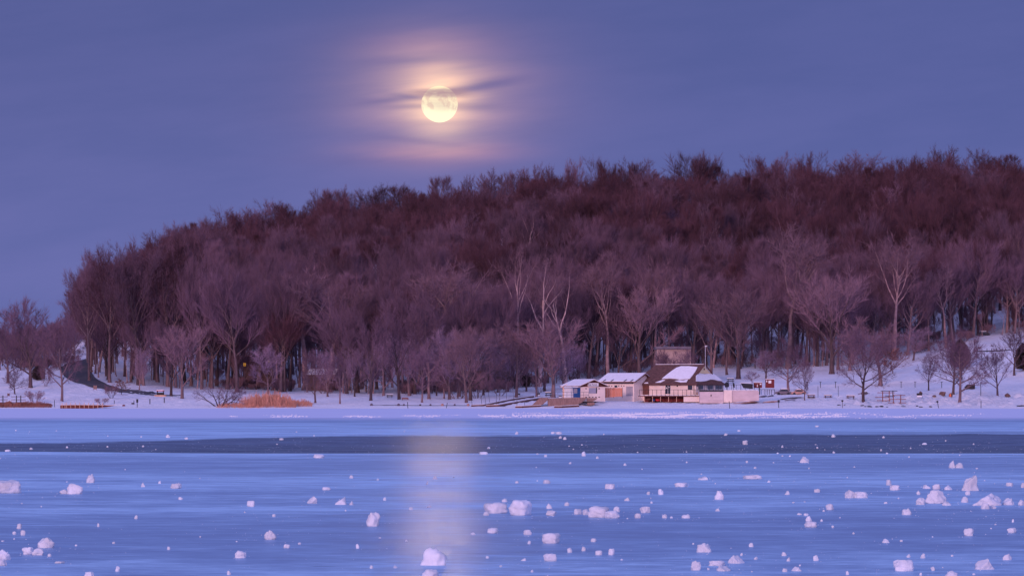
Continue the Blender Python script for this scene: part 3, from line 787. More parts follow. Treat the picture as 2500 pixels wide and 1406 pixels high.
# ---- the wood on the hill
EDGE = [(-900, 900), (0, 905), (170, 905), (215, 905), (250, 925), (330, 940), (430, 948), (600, 950), (700, 958), (900, 963), (1150, 962), (1250, 950), (1400, 932), (1600, 905), (1700, 896), (1850, 902), (2000, 898), (2120, 890), (2200, 875), (2300, 850), (2400, 822), (2500, 812), (3400, 812)]
def edge_py(px): return np.interp(px, [e[0] for e in EDGE], [e[1] for e in EDGE])
_cache = {}
def edge_Y(px):
    k = int(px // 20)
    if k not in _cache: _cache[k] = hit(k * 20 + 10, edge_py(k * 20 + 10)).y
    return _cache[k]
def treeH(px, Y, r):
    if px < 185: return r.uniform(8, 13)
    if px < 340: return r.uniform(18, 23)
    k = 1 + 0.09 * mn.noise(Vector((px * 0.012, Y * 0.02, 7)))
    return r.uniform(20, 27) * k * (0.9 if Y > 1380 else 1)
front, rest = [], []
r = random.Random(77)
occupied = {}
def ok(X, Y, dmin):
    i, j = int(X // 8), int(Y // 8)
    for a in (-1, 0, 1):
        for b in (-1, 0, 1):
            for (x, y) in occupied.get((i + a, j + b), ()):
                if (x - X) ** 2 + (y - Y) ** 2 < dmin * dmin: return False
    occupied.setdefault((i, j), []).append((X, Y)); return True
KEEP = [(1590, 1700, 950, 982), (1120, 1195, 975, 1000), (150, 215, 870, 1075), (590, 690, 1015, 1045)]   # clear in front of buildings and along the road
tries = 0
while tries < 60000:
    tries += 1
    Y = r.uniform(900, 1540); px = r.uniform(-700, 3200)
    if r.random() > Y / 1540: continue
    e = edge_Y(px)
    if Y < e: continue
    if px < 190 and Y > 1250: continue
    if 185 < px < 210 and Y > 1000: continue
    if any(a < px < b and c < Y < d for a, b, c, d in KEEP): continue
    X = (px - 1250) * Y / F
    depth = Y - e
    if px > 185 and Y > 1462: continue
    if any(abs(px - a) < 30 and Y < b + 12 for a, b in PALE_AT): continue
    if not ok(X, Y, 6.0 if depth < 50 else 8.0): continue
    z = gz(X, Y); H = treeH(px, Y, r)
    (front if -60 < px < 2560 else rest).append((depth / (1.0), px, X, Y, z, H))
front.sort(key=lambda a: a[0] + (0 if a[1] > 185 else 10))
ind, rest = front[:225], rest + front[225:]
ZONES = [(185, 'behind the thick-trunked left tree'), (260, 'right beside the road bend'), (330, 'above the round road sign'), (400, 'behind the kiosk'), (480, 'behind the close pair of trees'), (560, 'left of the three big trunks'), (640, 'behind the gnarled shrubs'),
         (720, 'behind the reed bed'), (800, 'right behind the reed bed end'), (880, 'around the snow-roofed cabin'), (960, 'behind the lone fan-shaped tree'), (1060, 'behind the red bench'), (1160, 'behind the dense clump'), (1260, 'around the gabled lodge'), (1340, 'behind the round-crowned trees'),
         (1420, 'straight behind the hut'), (1500, 'behind the board fence'), (1600, 'behind the annex'), (1700, 'around the upper building'), (1800, 'behind the mast'), (1900, 'above the red cabinet'), (2000, 'above the left picnic table'), (2100, 'above the right picnic table'),
         (2200, 'above the timber racks'), (2300, 'above the lone small tree'), (2400, 'above the crossing trees'), (2700, 'at the top right of the slope')]
tk = ['tall0', 'crown0', 'crown0', 'tall2', 'crown2', 'crown2', 'crown1']
ORDW = 'first second third fourth fifth sixth seventh eighth ninth tenth eleventh twelfth thirteenth fourteenth fifteenth sixteenth seventeenth eighteenth nineteenth twentieth'.split()
made = {}
for i, (d, px, X, Y, z, H) in enumerate(ind):
    zone = next(s for lim, s in ZONES if px < lim)
    kind = r.choice(tk) if r.random() > .16 else r.choice(['dim0', 'dim1', 'fork3'])
    if px < 185: kind = r.choice(['round0', 'vase0', 'round1', 'spread0'])
    tr_ = plant(kind, (X, Y, z - 0.2), H * r.uniform(.85, 1.05), TREES[kind]['W'] * H / TREES[kind]['H'] * r.uniform(0.9, 1.15),
          '%s %s bare tree in the wood ' % ('reddish' if kind[-1] in '13' and px > 185 else 'mauve', 'narrow' if kind.startswith('tall') else 'broad') + zone, rz=r.uniform(0, 6.28), name='forest_tree', group='front trees of the wood ' + zone)
    made.setdefault(tr_['label'], []).append((px, tr_))
for lab, lst in made.items():
    if len(lst) > 1:
        lst.sort(key=lambda a: a[0])
        for n_, (px, o) in enumerate(lst): o['label'] = lab.replace('in the wood ', '') + ', %s from the left' % ORDW[min(n_, 19)]
def scatter(name, pts, kinds, label, cat):
    """one uncountable mass: a point cloud with a tree instanced on each point"""
    me = bpy.data.meshes.new(name); me.from_pydata([p[0] for p in pts], [], [])
    for an, ty, vals in (('tvar', 'INT', [p[1] for p in pts]), ('trot', 'FLOAT', [p[2] for p in pts]), ('tscl', 'FLOAT', [p[3] for p in pts])):
        at = me.attributes.new(an, ty, 'POINT'); at.data.foreach_set('value', vals)
    o = bpy.data.objects.new(name, me); C.objects.link(o); tag(o, label, cat, kind='stuff')
    ng = bpy.data.node_groups.new(name + '_nodes', 'GeometryNodeTree')
    ng.interface.new_socket('Geometry', in_out='INPUT', socket_type='NodeSocketGeometry')
    ng.interface.new_socket('Geometry', in_out='OUTPUT', socket_type='NodeSocketGeometry')
    gi = ng.nodes.new('NodeGroupInput'); go = ng.nodes.new('NodeGroupOutput')
    m2p = ng.nodes.new('GeometryNodeMeshToPoints'); ng.links.new(gi.outputs[0], m2p.inputs[0])
    def attr(nm, ty):
        a = ng.nodes.new('GeometryNodeInputNamedAttribute'); a.data_type = ty; a.inputs[0].default_value = nm; return a.outputs[0]
    av, ar, as_ = attr('tvar', 'INT'), attr('trot', 'FLOAT'), attr('tscl', 'FLOAT')
    cx_ = ng.nodes.new('ShaderNodeCombineXYZ'); ng.links.new(ar, cx_.inputs[2])
    jn = ng.nodes.new('GeometryNodeJoinGeometry')
    for k, kd in enumerate(kinds):
        src = bpy.data.objects.new(kd + '_source', TREES[kd]['both'])
        cmp = ng.nodes.new('FunctionNodeCompare'); cmp.data_type = 'INT'; cmp.operation = 'EQUAL'
        ng.links.new(av, cmp.inputs[2]); cmp.inputs[3].default_value = k
        oi = ng.nodes.new('GeometryNodeObjectInfo'); oi.inputs['Object'].default_value = src; oi.inputs['As Instance'].default_value = True
        ip = ng.nodes.new('GeometryNodeInstanceOnPoints')
        ng.links.new(m2p.outputs[0], ip.inputs['Points']); ng.links.new(cmp.outputs[0], ip.inputs['Selection'])
        ng.links.new(oi.outputs['Geometry'], ip.inputs['Instance'])
        ng.links.new(cx_.outputs[0], ip.inputs['Rotation']); ng.links.new(as_, ip.inputs['Scale'])
        ng.links.new(ip.outputs[0], jn.inputs[0])
    ng.links.new(jn.outputs[0], go.inputs[0])
    md = o.modifiers.new('scatter', 'NODES'); md.node_group = ng
    return o
fk = ['tall0', 'crown0', 'tall1', 'crown1', 'tall3', 'crown3', 'crown2', 'tall2', 'dim0', 'vase0', 'round1', 'dim1', 'dome0', 'dome1', 'dome2', 'dome3']
pts = []
for d, px, X, Y, z, H in rest:
    hi = (z - 25) / 40.0 + (px - 700) / 4000.0
    if px < 185: v = r.choice([9, 10, 9])
    elif Y > 1330: v = r.choice([12, 13, 14, 15, 15, 12, 3, 2])
    elif r.random() < 0.12: v = r.choice([8, 11])
    elif r.random() < hi + 0.12: v = r.choice([2, 3, 3, 4, 5, 5])
    else: v = r.choice([0, 1, 1, 6, 6, 7])
    pts.append(((X, Y, z - 0.3), v, r.uniform(0, 6.28), H / TREES[fk[v]]['H'] * r.uniform(0.85, 1.08)))
scatter('forest', pts, fk, 'dense bare purple-brown wood covering the whole hill', 'forest')
print('TREES individually', len(ind), 'mass', len(rest))
pts = []
for _ in range(420):
    px = r.uniform(-100, 2650); e = edge_Y(px); Y = e + 2 + 110 * r.random() ** 1.3
    if any(a < px < b and c < Y < d for a, b, c, d in KEEP) or px < 200: continue
    X = (px - 1250) * Y / F
    pts.append(((X, Y, gz(X, Y) - .2), r.choice([0, 1, 2, 3, 4]), r.uniform(0, 6.28), r.uniform(0.28, 0.55)))
scatter('saplings', pts, ['fork3', 'round0', 'vase0', 'dim0', 'tall0'], 'thin young trees tangled between the trunks at the foot of the wood', 'saplings')
pts = []
for _ in range(1000):
    px = r.uniform(-200, 2700)
    if mn.noise(Vector((px * .013, 3.3, 1))) < -.05 or 195 < px < 520: continue
    e = edge_Y(px); Y = e + r.uniform(-2, 130) * r.random()
    if any(a < px < b and c < Y < d for a, b, c, d in KEEP): continue
    X = (px - 1250) * Y / F
    pts.append(((X, Y, gz(X, Y) - .1), r.choice([0, 1]), r.uniform(0, 6.28), r.uniform(0.25, 0.75)))
scatter('undergrowth', pts, ['bush0', 'bush1'], 'low leafless brush along the foot of the wood', 'undergrowth')

# ---- reeds
def reeds(name, boxes, mat, label, seed):
    r = random.Random(seed); m = MB()
    for px0, px1, py0, py1, h0, h1, n_ in boxes:
        for _ in range(n_):
            a = r.random(); px = px0 + (px1 - px0) * a; py = r.uniform(py0, py1); q = hit(px, py)
            k_ = math.sin(math.pi * min(max(a, .03), .97)) ** 0.35 * r.choice((1, 1, .8, .6, 1.15))
            h = r.uniform(h0, h1) * k_ * (0.72 + 0.5 * mn.noise(Vector((px * 0.07, py * 0.1, seed)))) 
            q = q + Vector((r.uniform(-.3, .3), r.uniform(-.6, .6), -.05))
            d = Vector((r.gauss(0, .10), r.gauss(0, .10), 1)) * max(h, 0.15)
            u = Vector((math.cos(r.uniform(0, 6.28)), math.sin(r.uniform(0, 6.28)) * .4, 0)) * 0.022
            k = len(m.v); m.v += [q - u, q + u, q + d + u * 1.6, q + d - u * 1.6]; m.f.append((k, k + 1, k + 2, k + 3))
    o = m.build(name, mat); tag(o, label, 'reeds', kind='stuff')
reeds('reed_bed', [(598, 722, 984, 995, 1.2, 3.1, 3000), (585, 700, 978, 986, 1.6, 2.9, 700), (530, 640, 989, 996, 0.4, 1.2, 1500), (700, 762, 985, 993, 0.6, 1.7, 900)], M['reed'], 'bright orange-brown reeds standing at the edge of the ice', 4)
reeds('shore_grass', [(-40, 126, 988, 995, 0.7, 1.1, 5200)], M['reed_dark'], 'low strip of brown grass along the shore at the far left', 6)

# ------------------------------------------------------------------ buildings
class Frame:
    """a building corner nearest the viewer; a runs left and away along the long wall, b runs right and away along the end wall"""
    def __init__(self, px, Y, deg):
        t = math.radians(deg); self.o = P(px, HORIZON, Y); self.o.z = 0
        self.a = Vector((-math.cos(t), math.sin(t), 0)); self.b = Vector((math.sin(t), math.cos(t), 0))
        self.Y = Y
    def p(self, a, b, z): return self.o + self.a * a + self.b * b + Vector((0, 0, z))
    def box(self, mb, a0, a1, b0, b1, z0, z1):
        return mb.hexa(self.p(a0, b0, z0), self.p(a1, b0, z0), self.p(a1, b1, z0), self.p(a0, b1, z0), self.p(a0, b0, z1), self.p(a1, b0, z1), self.p(a1, b1, z1), self.p(a0, b1, z1))
def ray_plane(px, py, p0, n):
    d = P(px, py, 1.0) - Vector((0, 0, HC)); o = Vector((0, 0, HC))
    t = (p0 - o).dot(n) / d.dot(n)
    return o + d * t
def panel(mb, poly, p0, n, out=0.05, back=0.05):
    """a thin board lying on the plane through p0 with normal n (towards the viewer)"""
    n = n.normalized()
    pts = [ray_plane(x, y, p0, n) - n * back for x, y in poly]
    return mb.poly(pts, n * (out + back))
def rect(x0, x1, y0, y1): return [(x0, y1), (x1, y1), (x1, y0), (x0, y0)]
def zat(py, Y): return HC - (py - HORIZON) * Y / F

# -- main building
YM = 900.0
fr_ = Frame(1699, YM, 30)
ze = zat(937, YM); zg = zat(972, YM); zr = zat(890, YM + 6)
LL, WW = 15.8, 13.0
mh = thing('boathouse_main', 'long cream building with a brown hipped roof half covered in snow', 'building', fr_.p(6, 4, zg))
fr_.box(MB(), 0, LL, 0, WW, zg - 1.2, ze).build('wall', M['wall_cream'], mh)
nA = -fr_.b; nB = -fr_.a; pA = fr_.p(0, 0, 0); pB = fr_.p(0, 0, 0)
OV = 0.55
rf = MB()
e0, e1, e2, e3 = fr_.p(-OV, -OV, ze), fr_.p(LL + OV, -OV, ze), fr_.p(LL + OV, WW + OV, ze), fr_.p(-OV, WW + OV, ze)
GA = 1.4
r0, r1 = fr_.p(GA, WW / 2, zr), fr_.p(13.6, WW / 2, zr)
slope = (zr - ze) / (WW / 2 + OV); hw = 3.3; zgab = zr - hw * slope
gl, gr_ = fr_.p(GA, WW / 2 - hw, zgab), fr_.p(GA, WW / 2 + hw, zgab)
dn = Vector((0, 0, -0.28))
rf.v = [e0, e1, e2, e3, r0, r1, gl, gr_, e0 + dn, e1 + dn, e2 + dn, e3 + dn]
rf.f = [(0, 1, 5, 4, 6), (1, 2, 5), (2, 3, 7, 4, 5), (0, 6, 7, 3), (0, 8, 9, 1), (1, 9, 10, 2), (2, 10, 11, 3), (3, 11, 8, 0), (8, 11, 10, 9), (4, 7, 6)]
roof = rf.build('roof', M['shingle'], mh)
nf = (e1 - e0).cross(r1 - e0); nf = nf if nf.y < 0 else -nf; nf.normalize()
nh = (gl - e0).cross(gr_ - e0); nh = nh if nh.y < 0 else -nh; nh.normalize()
g_ = MB(); nBn = nB.normalized()
g_.poly([fr_.p(GA, WW / 2 - hw * .95, zgab + .06) + nBn * .02, fr_.p(GA, WW / 2 + hw * .95, zgab + .06) + nBn * .02, fr_.p(GA, WW / 2, zr - .25) + nBn * .02], nBn * 0.06)
g_.build('gable', M['siding'], mh)
MB().tube([r0 + nBn * .12 + Vector((0, 0, -1.0)), r0 + nBn * .22 + Vector((0, 0, -1.0))], 0.2, 10).build('gable_vent', M['brown_wood'], mh)
MB().bar(r0 + Vector((0, 0, .08)) + nBn * .3, gr_ + nBn * .3 + fr_.b * .5, .22, .2).build('rake_board', M['brown_wood'], mh)
MB().bar(r0 + Vector((0, 0, .08)) + nBn * .3, gl + nBn * .3 - fr_.b * .1, .22, .2).build('rake_board', M['brown_wood'], mh)
sn = MB()
panel(sn, [(1616, 925), (1628, 915), (1640, 906), (1652, 898), (1663, 894.5), (1682, 894.5), (1703, 896.5), (1699, 905), (1692, 915), (1684, 925), (1672, 926), (1660, 927), (1650, 925), (1634, 924)], r0, nf, 0.12, 0.02)
panel(sn, [(1600, 934), (1608, 931), (1618, 927.5), (1624, 928), (1618, 931), (1612, 934)], r0, nf, 0.08, 0.02)
panel(sn, [(1647, 930), (1658, 928.5), (1668, 929), (1680, 926.5), (1676, 933), (1662, 933.5)], r0, nf, 0.08, 0.02)
panel(sn, [(1572, 936), (1576, 933.8), (1582, 933.5), (1583, 936)], r0, nf, 0.08, 0.02)
sn.build('roof_snow', M['snowcap'], mh)
sn = MB(); panel(sn, [(1699, 931), (1699, 917), (1706, 911), (1711, 912.5), (1720, 913.5), (1730, 912.5), (1739, 911), (1751, 920), (1764, 930.5), (1752, 929.5), (1744, 927), (1734, 926.5), (1724, 930), (1712, 931.5)], e0, nh, 0.12, 0.02)
sn.build('roof_snow', M['snowcap'], mh)
MB().bar(r0 + Vector((0, 0, .12)), r1 + Vector((0, 0, .12)), .25, .1).build('ridge_snow', M['snowcap'], mh)
def wp(parent, name, mat, poly, plane='A', out=0.05, f=None, p0=None):
    f = f or fr_
    mb = MB(); panel(mb, poly, f.p(0, 0, 0) if p0 is None else p0, -f.b if plane == 'A' else -f.a, out, 0.03)
    return mb.build(name, mat, parent)
wp(mh, 'door', M['brown_wood'], rect(1569.5, 1585, 939, 963))
d = wp(mh, 'double_door', M['glass'], rect(1624.5, 1637.5, 939.5, 961)); 
for x in (1624.3, 1630.6, 1637.0): wp(mh, 'door_frame', M['white'], rect(x, x + .8, 939, 961), out=.08)
wp(mh, 'notice', M['white'], rect(1626.5, 1629, 945.5, 948.5), out=.09); wp(mh, 'notice', M['white'], rect(1632.5, 1634.5, 944, 946), out=.09)
w_ = wp(mh, 'window', M['glass'], rect(1679.5, 1690.5, 939.5, 951))
for x in (1550.3, 1694): wp(mh, 'downpipe', M['dark'], rect(x, x + 1.0, 938, 965), out=.12)
for x in (1654, 1700.5):
    q = ray_plane(x, 941.5, fr_.p(0, 0, 0), -fr_.b) - fr_.b * .15 if x < 1699 else ray_plane(x, 941, fr_.p(0, 0, 0), -fr_.a) - fr_.a * .15
    MB().tube([q + Vector((0, 0, -.2)), q, q + Vector((0, 0, .2))], [.08, .16, .1], 8).build('wall_lamp', M['dark'], mh)
wp(mh, 'wall_sign', M['white'], rect(1612, 1619, 942, 945.5), out=.06)
for a, b_, c in ((1705, 1716, 1), (1726.5, 1740, 1), (1747, 1762, 1)):
    fw = wp(mh, 'window_frame', M['white'], rect(a - .7, b_ + .7, 938.6, 951), 'B', .05)
    wp(mh, 'window', M['glass'], rect(a, b_, 939.2, 950), 'B', .09)
wp(mh, 'corner_post', M['white'], rect(1763.4, 1766, 938, 955), 'B', .1)
# deck with railing
dk = thing('deck', 'long raised deck with black railing in front of the cream building', 'deck', P(1630, 966, 893))
YD = 893.0
MB().pbox(1561, 1708, 965.5, 967.5, YD, 9).build('deck_floor', M['brown_wood'], dk)
MB().pbox(1562, 1707, 963.8, 965.4, YD + .3, 5.5).build('deck_snow', M['snowcap'], dk)
for i in range(15):
    x = 1561.2 + i * (146.0 / 14)
    MB().pbox(x, x + .9, 951.5, 965.4, YD - .02, .1).build('railing_post', M['dark'], dk)
MB().pbox(1561, 1708, 950.6, 951.5, YD - .04, .12).build('handrail', M['dark'], dk)
for i in range(5):
    x = 1573 + i * 19.5; MB().pbox(x, x + 1.3, 967.6, 981, YD + .3, .15).build('deck_post', M['lit_post'], dk)
MB().pbox(1572, 1672, 967.6, 981, YD + 3.2, .2).build('back_panel', M['redpaint'], dk)
MB().pbox(1669, 1708, 967.6, 981, YD + .2, .25).build('front_panel', M['wall_cream'], dk)
# terrace
tr = thing('terrace', 'raised terrace with a pinkish block wall right of the cream building', 'terrace', P(1780, 978, 890))
YT = 890.0
MB().pbox(1708.5, 1766, 956, 984, YT, 11).build('wall', M['wall_terrace'], tr)
MB().pbox(1766, 1787, 953.2, 982, YT + .3, 11).build('wall', M['wall_cream'], tr)
MB().poly([P(1787, 982, YT + .6), P(1853, 978, YT + .6), P(1853, 956, YT + .6), P(1850, 953.4, YT + .6), P(1787, 953.4, YT + .6)], (0, 11, 0)).build('wall', M['wall_terrace'], tr)
MB().pbox(1708.3, 1766, 951.8, 955.9, YT - .02, .35).build('coping', M['dark'], tr)
MB().pbox(1766.3, 1850, 951.6, 953.1, YT + .8, 9).build('terrace_snow', M['snowcap'], tr)
for i in range(14):
    x = 1709 + i * 11.0
    MB().pbox(x, x + .9, 939.5, 951.7, YT + .1, .1).build('railing_post', M['dark'], tr)
MB().pbox(1708.5, 1853, 938.8, 939.5, YT + .06, .12).build('handrail', M['dark'], tr)
MB().tube([P(1736, 963, YT - .12), P(1736, 967, YT - .12)], .1, 6).build('wall_hook', M['dark'], tr)
for x in (1704.5, 1724, 1746, 1764.5):
    MB().pbox(x, x + .8, 938.2, 951.7, YT + 2.2, .12).build('porch_post', M['dark'], tr)
# mast on the roof
q = ray_plane(1722, 891, fr_.p(0, WW / 2, 0), -fr_.b)
ms = thing('weather_mast', 'slim white mast with an anemometer rising from the main roof', 'mast', q)
tp = P(1722, 846, q.y)
MB().tube([q - Vector((0, 0, 1.0)), tp], .055, 6).build('pole', M['pale_metal'], ms)
MB().tube([P(1720.8, 845, q.y), P(1723, 845, q.y), P(1725, 845, q.y), P(1726.5, 845, q.y)], [.09, .14, .05, .2], 8).build('wind_sensor', M['white'], ms)
MB().bar(P(1721, 868, q.y), P(1723.5, 868, q.y), .06).build('bracket', M['pale_metal'], ms)

# -- annex with snow roof
f2 = Frame(1549, 903, 30)
ze2, zr2, zg2 = zat(934, 903), zat(914, 907), zat(968, 903)
an = thing('annex_building', 'low cream annex with a fully snow-covered roof left of the main building', 'building', f2.p(4, 3, zg2))
L2, W2 = 9.0, 9.2
f2.box(MB(), 0.1, L2, 0, W2, zg2 - 1.2, ze2).build('wall', M['wall_cream'], an)
def gable_roof(f, L, W, ze, zr, name_snow=True, ov=.45, parent=None, th=.2, mat='brown_wood'):
    mb = MB()
    for s in (0, 1):
        b0 = -ov if s == 0 else W + ov
        mb.hexa(f.p(-ov, b0, ze), f.p(L + ov, b0, ze), f.p(L + ov, W / 2, zr), f.p(-ov, W / 2, zr),
                f.p(-ov, b0, ze + th), f.p(L + ov, b0, ze + th), f.p(L + ov, W / 2, zr + th), f.p(-ov, W / 2, zr + th))
    mb.build('roof', M[mat], parent)
    if name_snow:
        t2 = th + .18; sb = MB(); o2 = ov - .12
        for s in (0, 1):
            b0 = -o2 if s == 0 else W + o2
            sb.hexa(f.p(-o2, b0, ze + th + .01), f.p(L + o2, b0, ze + th + .01), f.p(L + o2, W / 2, zr + th + .01), f.p(-o2, W / 2, zr + th + .01),
                    f.p(-o2, b0, ze + t2), f.p(L + o2, b0, ze + t2), f.p(L + o2, W / 2, zr + t2), f.p(-o2, W / 2, zr + t2))
        sb.build('roof_snow', M['snowcap'], parent)
    g = MB()
    for a in (0.12, L - .1):
        g.poly([f.p(a, 0, ze), f.p(a, W, ze), f.p(a, W / 2, zr)], -f.a * .1)
    return g
gable_roof(f2, L2, W2, ze2, zr2, parent=an).build('gable', M['wall_cream'], an)
wp(an, 'gutter', M['dark'], rect(1464, 1547, 934.2, 936), f=f2, out=.5)
wp(an, 'garage_door', M['grey_door'], rect(1529, 1545, 943, 966), f=f2)
for x in (1482, 1488, 1494, 1511, 1517.5, 1523.5):
    q = ray_plane(x, 941.8, f2.p(0, 0, 0), -f2.b) - f2.b * .05
    MB().tube([q, q - f2.b * .05], .12, 8).build('vent', M['dark'], an)
wp(an, 'window', M['glass'], rect(1500.5, 1507, 940.5, 945.5), f=f2)
sl = (f2.p(0, -.45, ze2) - f2.p(0, W2 / 2, zr2)).cross(f2.a); sl = sl if sl.y < 0 else -sl; sl.normalize()
for x in (1471, 1490, 1522, 1538):
    mb = MB(); panel(mb, [(x, 930.5), (x + 4, 929.8), (x + 9, 926), (x + 7, 926), (x + 3, 928.6)], f2.p(0, -.45, ze2 + .4), sl, .04, .0); mb.build('roof_vent', M['dark'], an)
# -- board fence
bf = thing('board_fence', 'tall orange cedar board fence between the boathouse and the annex', 'fence', P(1500, 970, 897))
for i in range(8):
    a = 1478.5 + i * 5.1; top = 946.5 + (0.3 if i % 2 else 0)
    MB().pbox(a, a + 4.7, top, 970 - i * .35, 897.0 + (0.05 if i % 2 else 0), .06).build('board', M['orange_fence'], bf)
MB().pbox(1478, 1520, 950, 951, 897.12, .08).build('rail', M['orange_fence'], bf)
for x in (1477.4, 1498, 1518.8): MB().pbox(x, x + 1.1, 945.5, 971, 897.12, .12).build('fence_post', M['brown_wood'], bf)
# -- boathouse with blue door
f3 = Frame(1418, 891, 62)
ze3, zr3, zg3 = zat(944, 891), zat(928.5, 893), zat(971.5, 891)
bh = thing('rental_hut', 'small cream hut with a blue door, a snowy roof and a white name board', 'hut', f3.p(3, 3, zg3))
L3, W3 = 8.2, 6.2
f3.box(MB(), 0, L3, 0, W3, zg3 - .8, ze3).build('wall', M['wall_cream'], bh)
gable_roof(f3, L3, W3, ze3, zr3, parent=bh, ov=.6, th=.14).build('gable', M['brown_wood'], bh)
wp(bh, 'shutter', M['shutter'], rect(1437.5, 1456.5, 946.5, 960), 'B', f=f3)
wp(bh, 'shutter_frame', M['dark'], rect(1455, 1457, 945.5, 960), 'B', .08, f=f3)
sg = wp(bh, 'name_board', M['white'], rect(1434.5, 1459.5, 934.5, 942.5), 'B', .35, f=f3)
for x in (1429, 1461): wp(bh, 'wall_vent', M['dark'], rect(x, x + 3.6, 947.3, 949.4), 'B', f=f3)
for x in (1429, 1437.5, 1445, 1453, 1461): wp(bh, 'floor_vent', M['dark'], rect(x, x + 3.6, 968.2, 970), 'B', f=f3)
wp(bh, 'door', M['blue'], rect(1400, 1417, 946.2, 970), 'A', .06, f=f3)
wp(bh, 'door_glass', M['shutter'], rect(1402, 1410, 947.5, 960), 'A', .09, f=f3)
wp(bh, 'wall_panel', M['white'], rect(1379, 1399, 946, 970), 'A', .04, f=f3)
wp(bh, 'canopy', M['snowcap'], rect(1377.5, 1417, 943.2, 945.6), 'A', .9, f=f3)
q0 = P(1374.5, 971, 889.5)
MB().pbox(1373.5, 1376.6, 944, 971.5, 889.5, .25).build('porch_post', M['lit_post'], bh)
MB().bar(P(1369, 945.5, 889.3), P(1384, 937, 889.3), .3, .2).build('porch_beam', M['lit_post'], bh)
MB().bar(P(1370, 944.2, 889.3), P(1385, 935.6, 889.3), .5, .12).build('beam_snow', M['snowcap'], bh)
nB3 = -f3.a
cu = bpy.data.curves.new('lettering', 'FONT'); cu.body = 'Boat Rentals'; cu.size = 0.46; cu.extrude = 0.01; cu.align_x = 'CENTER'; cu.align_y = 'CENTER'
to = bpy.data.objects.new('t', cu); C.objects.link(to)
bpy.context.view_layer.update()
me = bpy.data.meshes.new_from_object(to.evaluated_get(bpy.context.evaluated_depsgraph_get()))
C.objects.unlink(to); bpy.data.objects.remove(to)
me.materials.clear(); me.materials.append(M['dark'])
lt = bpy.data.objects.new('lettering', me); C.objects.link(lt); lt.parent = sg
cpos = ray_plane(1447, 938.6, f3.p(0, 0, 0) + nB3 * .37, nB3)
Rm = Matrix((f3.b, Vector((0, 0, 1)), nB3)).transposed()
lt.matrix_local = Matrix.Translation(cpos - bh.location) @ Rm.to_4x4()
# walkway rail and retaining wall
wr = thing('walkway_railing', 'thin grey pipe railing along the top of the concrete wall by the hut', 'railing', P(1390, 971, 886.5))
for x in (1347, 1362, 1384, 1396, 1425, 1437.5): MB().tube([P(x, 971.5, 886.5), P(x, 957, 886.5)], .035, 5).build('post', M['metal'], wr)
for y in (957, 963.8): MB().tube([P(1345, y, 886.5), P(1437.5, y, 886.5)], .03, 5).build('rail', M['metal'], wr)
rw = thing('retaining_wall', 'stained concrete retaining wall below the blue-doored hut', 'wall', P(1385, 990, 885))
MB().poly([P(1337, 972, 884.5), P(1434, 970, 885.5), P(1420, 983, 885.4), P(1408, 988, 885.2), P(1340, 991.5, 884.5), P(1337.4, 988, 884.5)], (0, 6, 0)).build('wall', M['concrete'], rw)
MB().poly([P(1297, 990.5, 884.2), P(1325, 987.5, 884.2), P(1338, 976, 884.4), P(1338, 970.5, 884.4), P(1318, 970.5, 884.2)], (0, 3, 0)).build('ramp_wall', M['concrete'], rw)
MB().poly([P(1433.5, 971, 885.6), P(1458, 971, 885.6), P(1458, 973, 885.6), P(1447, 980.5, 885.6), P(1433.5, 981, 885.6)], (0, 4, 0)).build('landing', M['concrete'], rw)
MB().poly([P(1433.5, 982.5, 885.2), P(1448, 981, 885.2), P(1453.5, 985.5, 885.2), P(1447, 989.5, 885.2), P(1433.5, 988.5, 885.2)], (0, 3, 0)).build('footing', M['concrete'], rw)
MB().pbox(1433.2, 1446.5, 979.8, 981.4, 884.9, .3).build('gap', M['dark'], rw)  # solid dark bar drawn as the shade in the slit under the landing

# upper building and gabled lodge in the wood
ub = thing('upper_building', 'plain pinkish building with a dark flat roof up in the trees behind the main roof', 'building', P(1645, 892, 965))
MB().pbox(1604, 1687, 852, 915, 965, 10).build('wall', M['wall_upper'], ub)
MB().pbox(1600, 1688, 845.5, 851.8, 964.2, 12).build('roof', M['hull'], ub)
f4 = Frame(1225, 985, 62)
lodge = thing('gabled_lodge', 'brown lodge with a snowy gabled roof half hidden in the wood above the dock ramps', 'building', f4.p(4, 5, zat(930, 985)))
f4 = Frame(1180, 985, 60)
f4.box(MB(), 0, 7, 0, 7, zat(960, 985), zat(884, 985)).build('wall', M['rock'], lodge)
gable_roof(f4, 7, 7, zat(884, 985), zat(860, 985), parent=lodge, ov=.8).build('gable', M['wall_upper'], lodge)
f5 = Frame(815, 985, 14)
cb = thing('snow_roofed_cabin', 'dark low cabin with a snowy roof among the trees right of the reed bed', 'cabin', f5.p(3, 3, zat(940, 985)))
f5.box(MB(), 0, 6.5, 0, 5, zat(965, 985), zat(917, 985)).build('wall', M['rock'], cb)
gable_roof(f5, 6.5, 5, zat(917, 985), zat(903, 985), parent=cb, ov=.6).build('gable', M['brown_wood'], cb)
f6 = Frame(682, 1022, 12)
lc = thing('lit_cabin', 'dark cabin deep in the trees with small orange lit windows', 'cabin', f6.p(5, 3, zat(925, 1022)))
f6.box(MB(), 0, 9.6, 0, 5, zat(935, 1022), zat(879, 1022)).build('wall', M['rock'], lc)
gable_roof(f6, 9.6, 5, zat(879, 1022), zat(868, 1022), parent=lc, ov=.5, name_snow=False, mat='rock').build('gable', M['rock'], lc)
for x0, x1, y0, y1 in ((594.5, 596.3, 886, 893.5), (597.8, 600.2, 886, 893.5), (656, 663, 880.5, 883), (668.5, 671, 880.5, 883)):
    wp(lc, 'window', M['window_light'] if x0 < 650 else M['lamp_light'], rect(x0, x1, y0, y1), f=f6, out=.1)

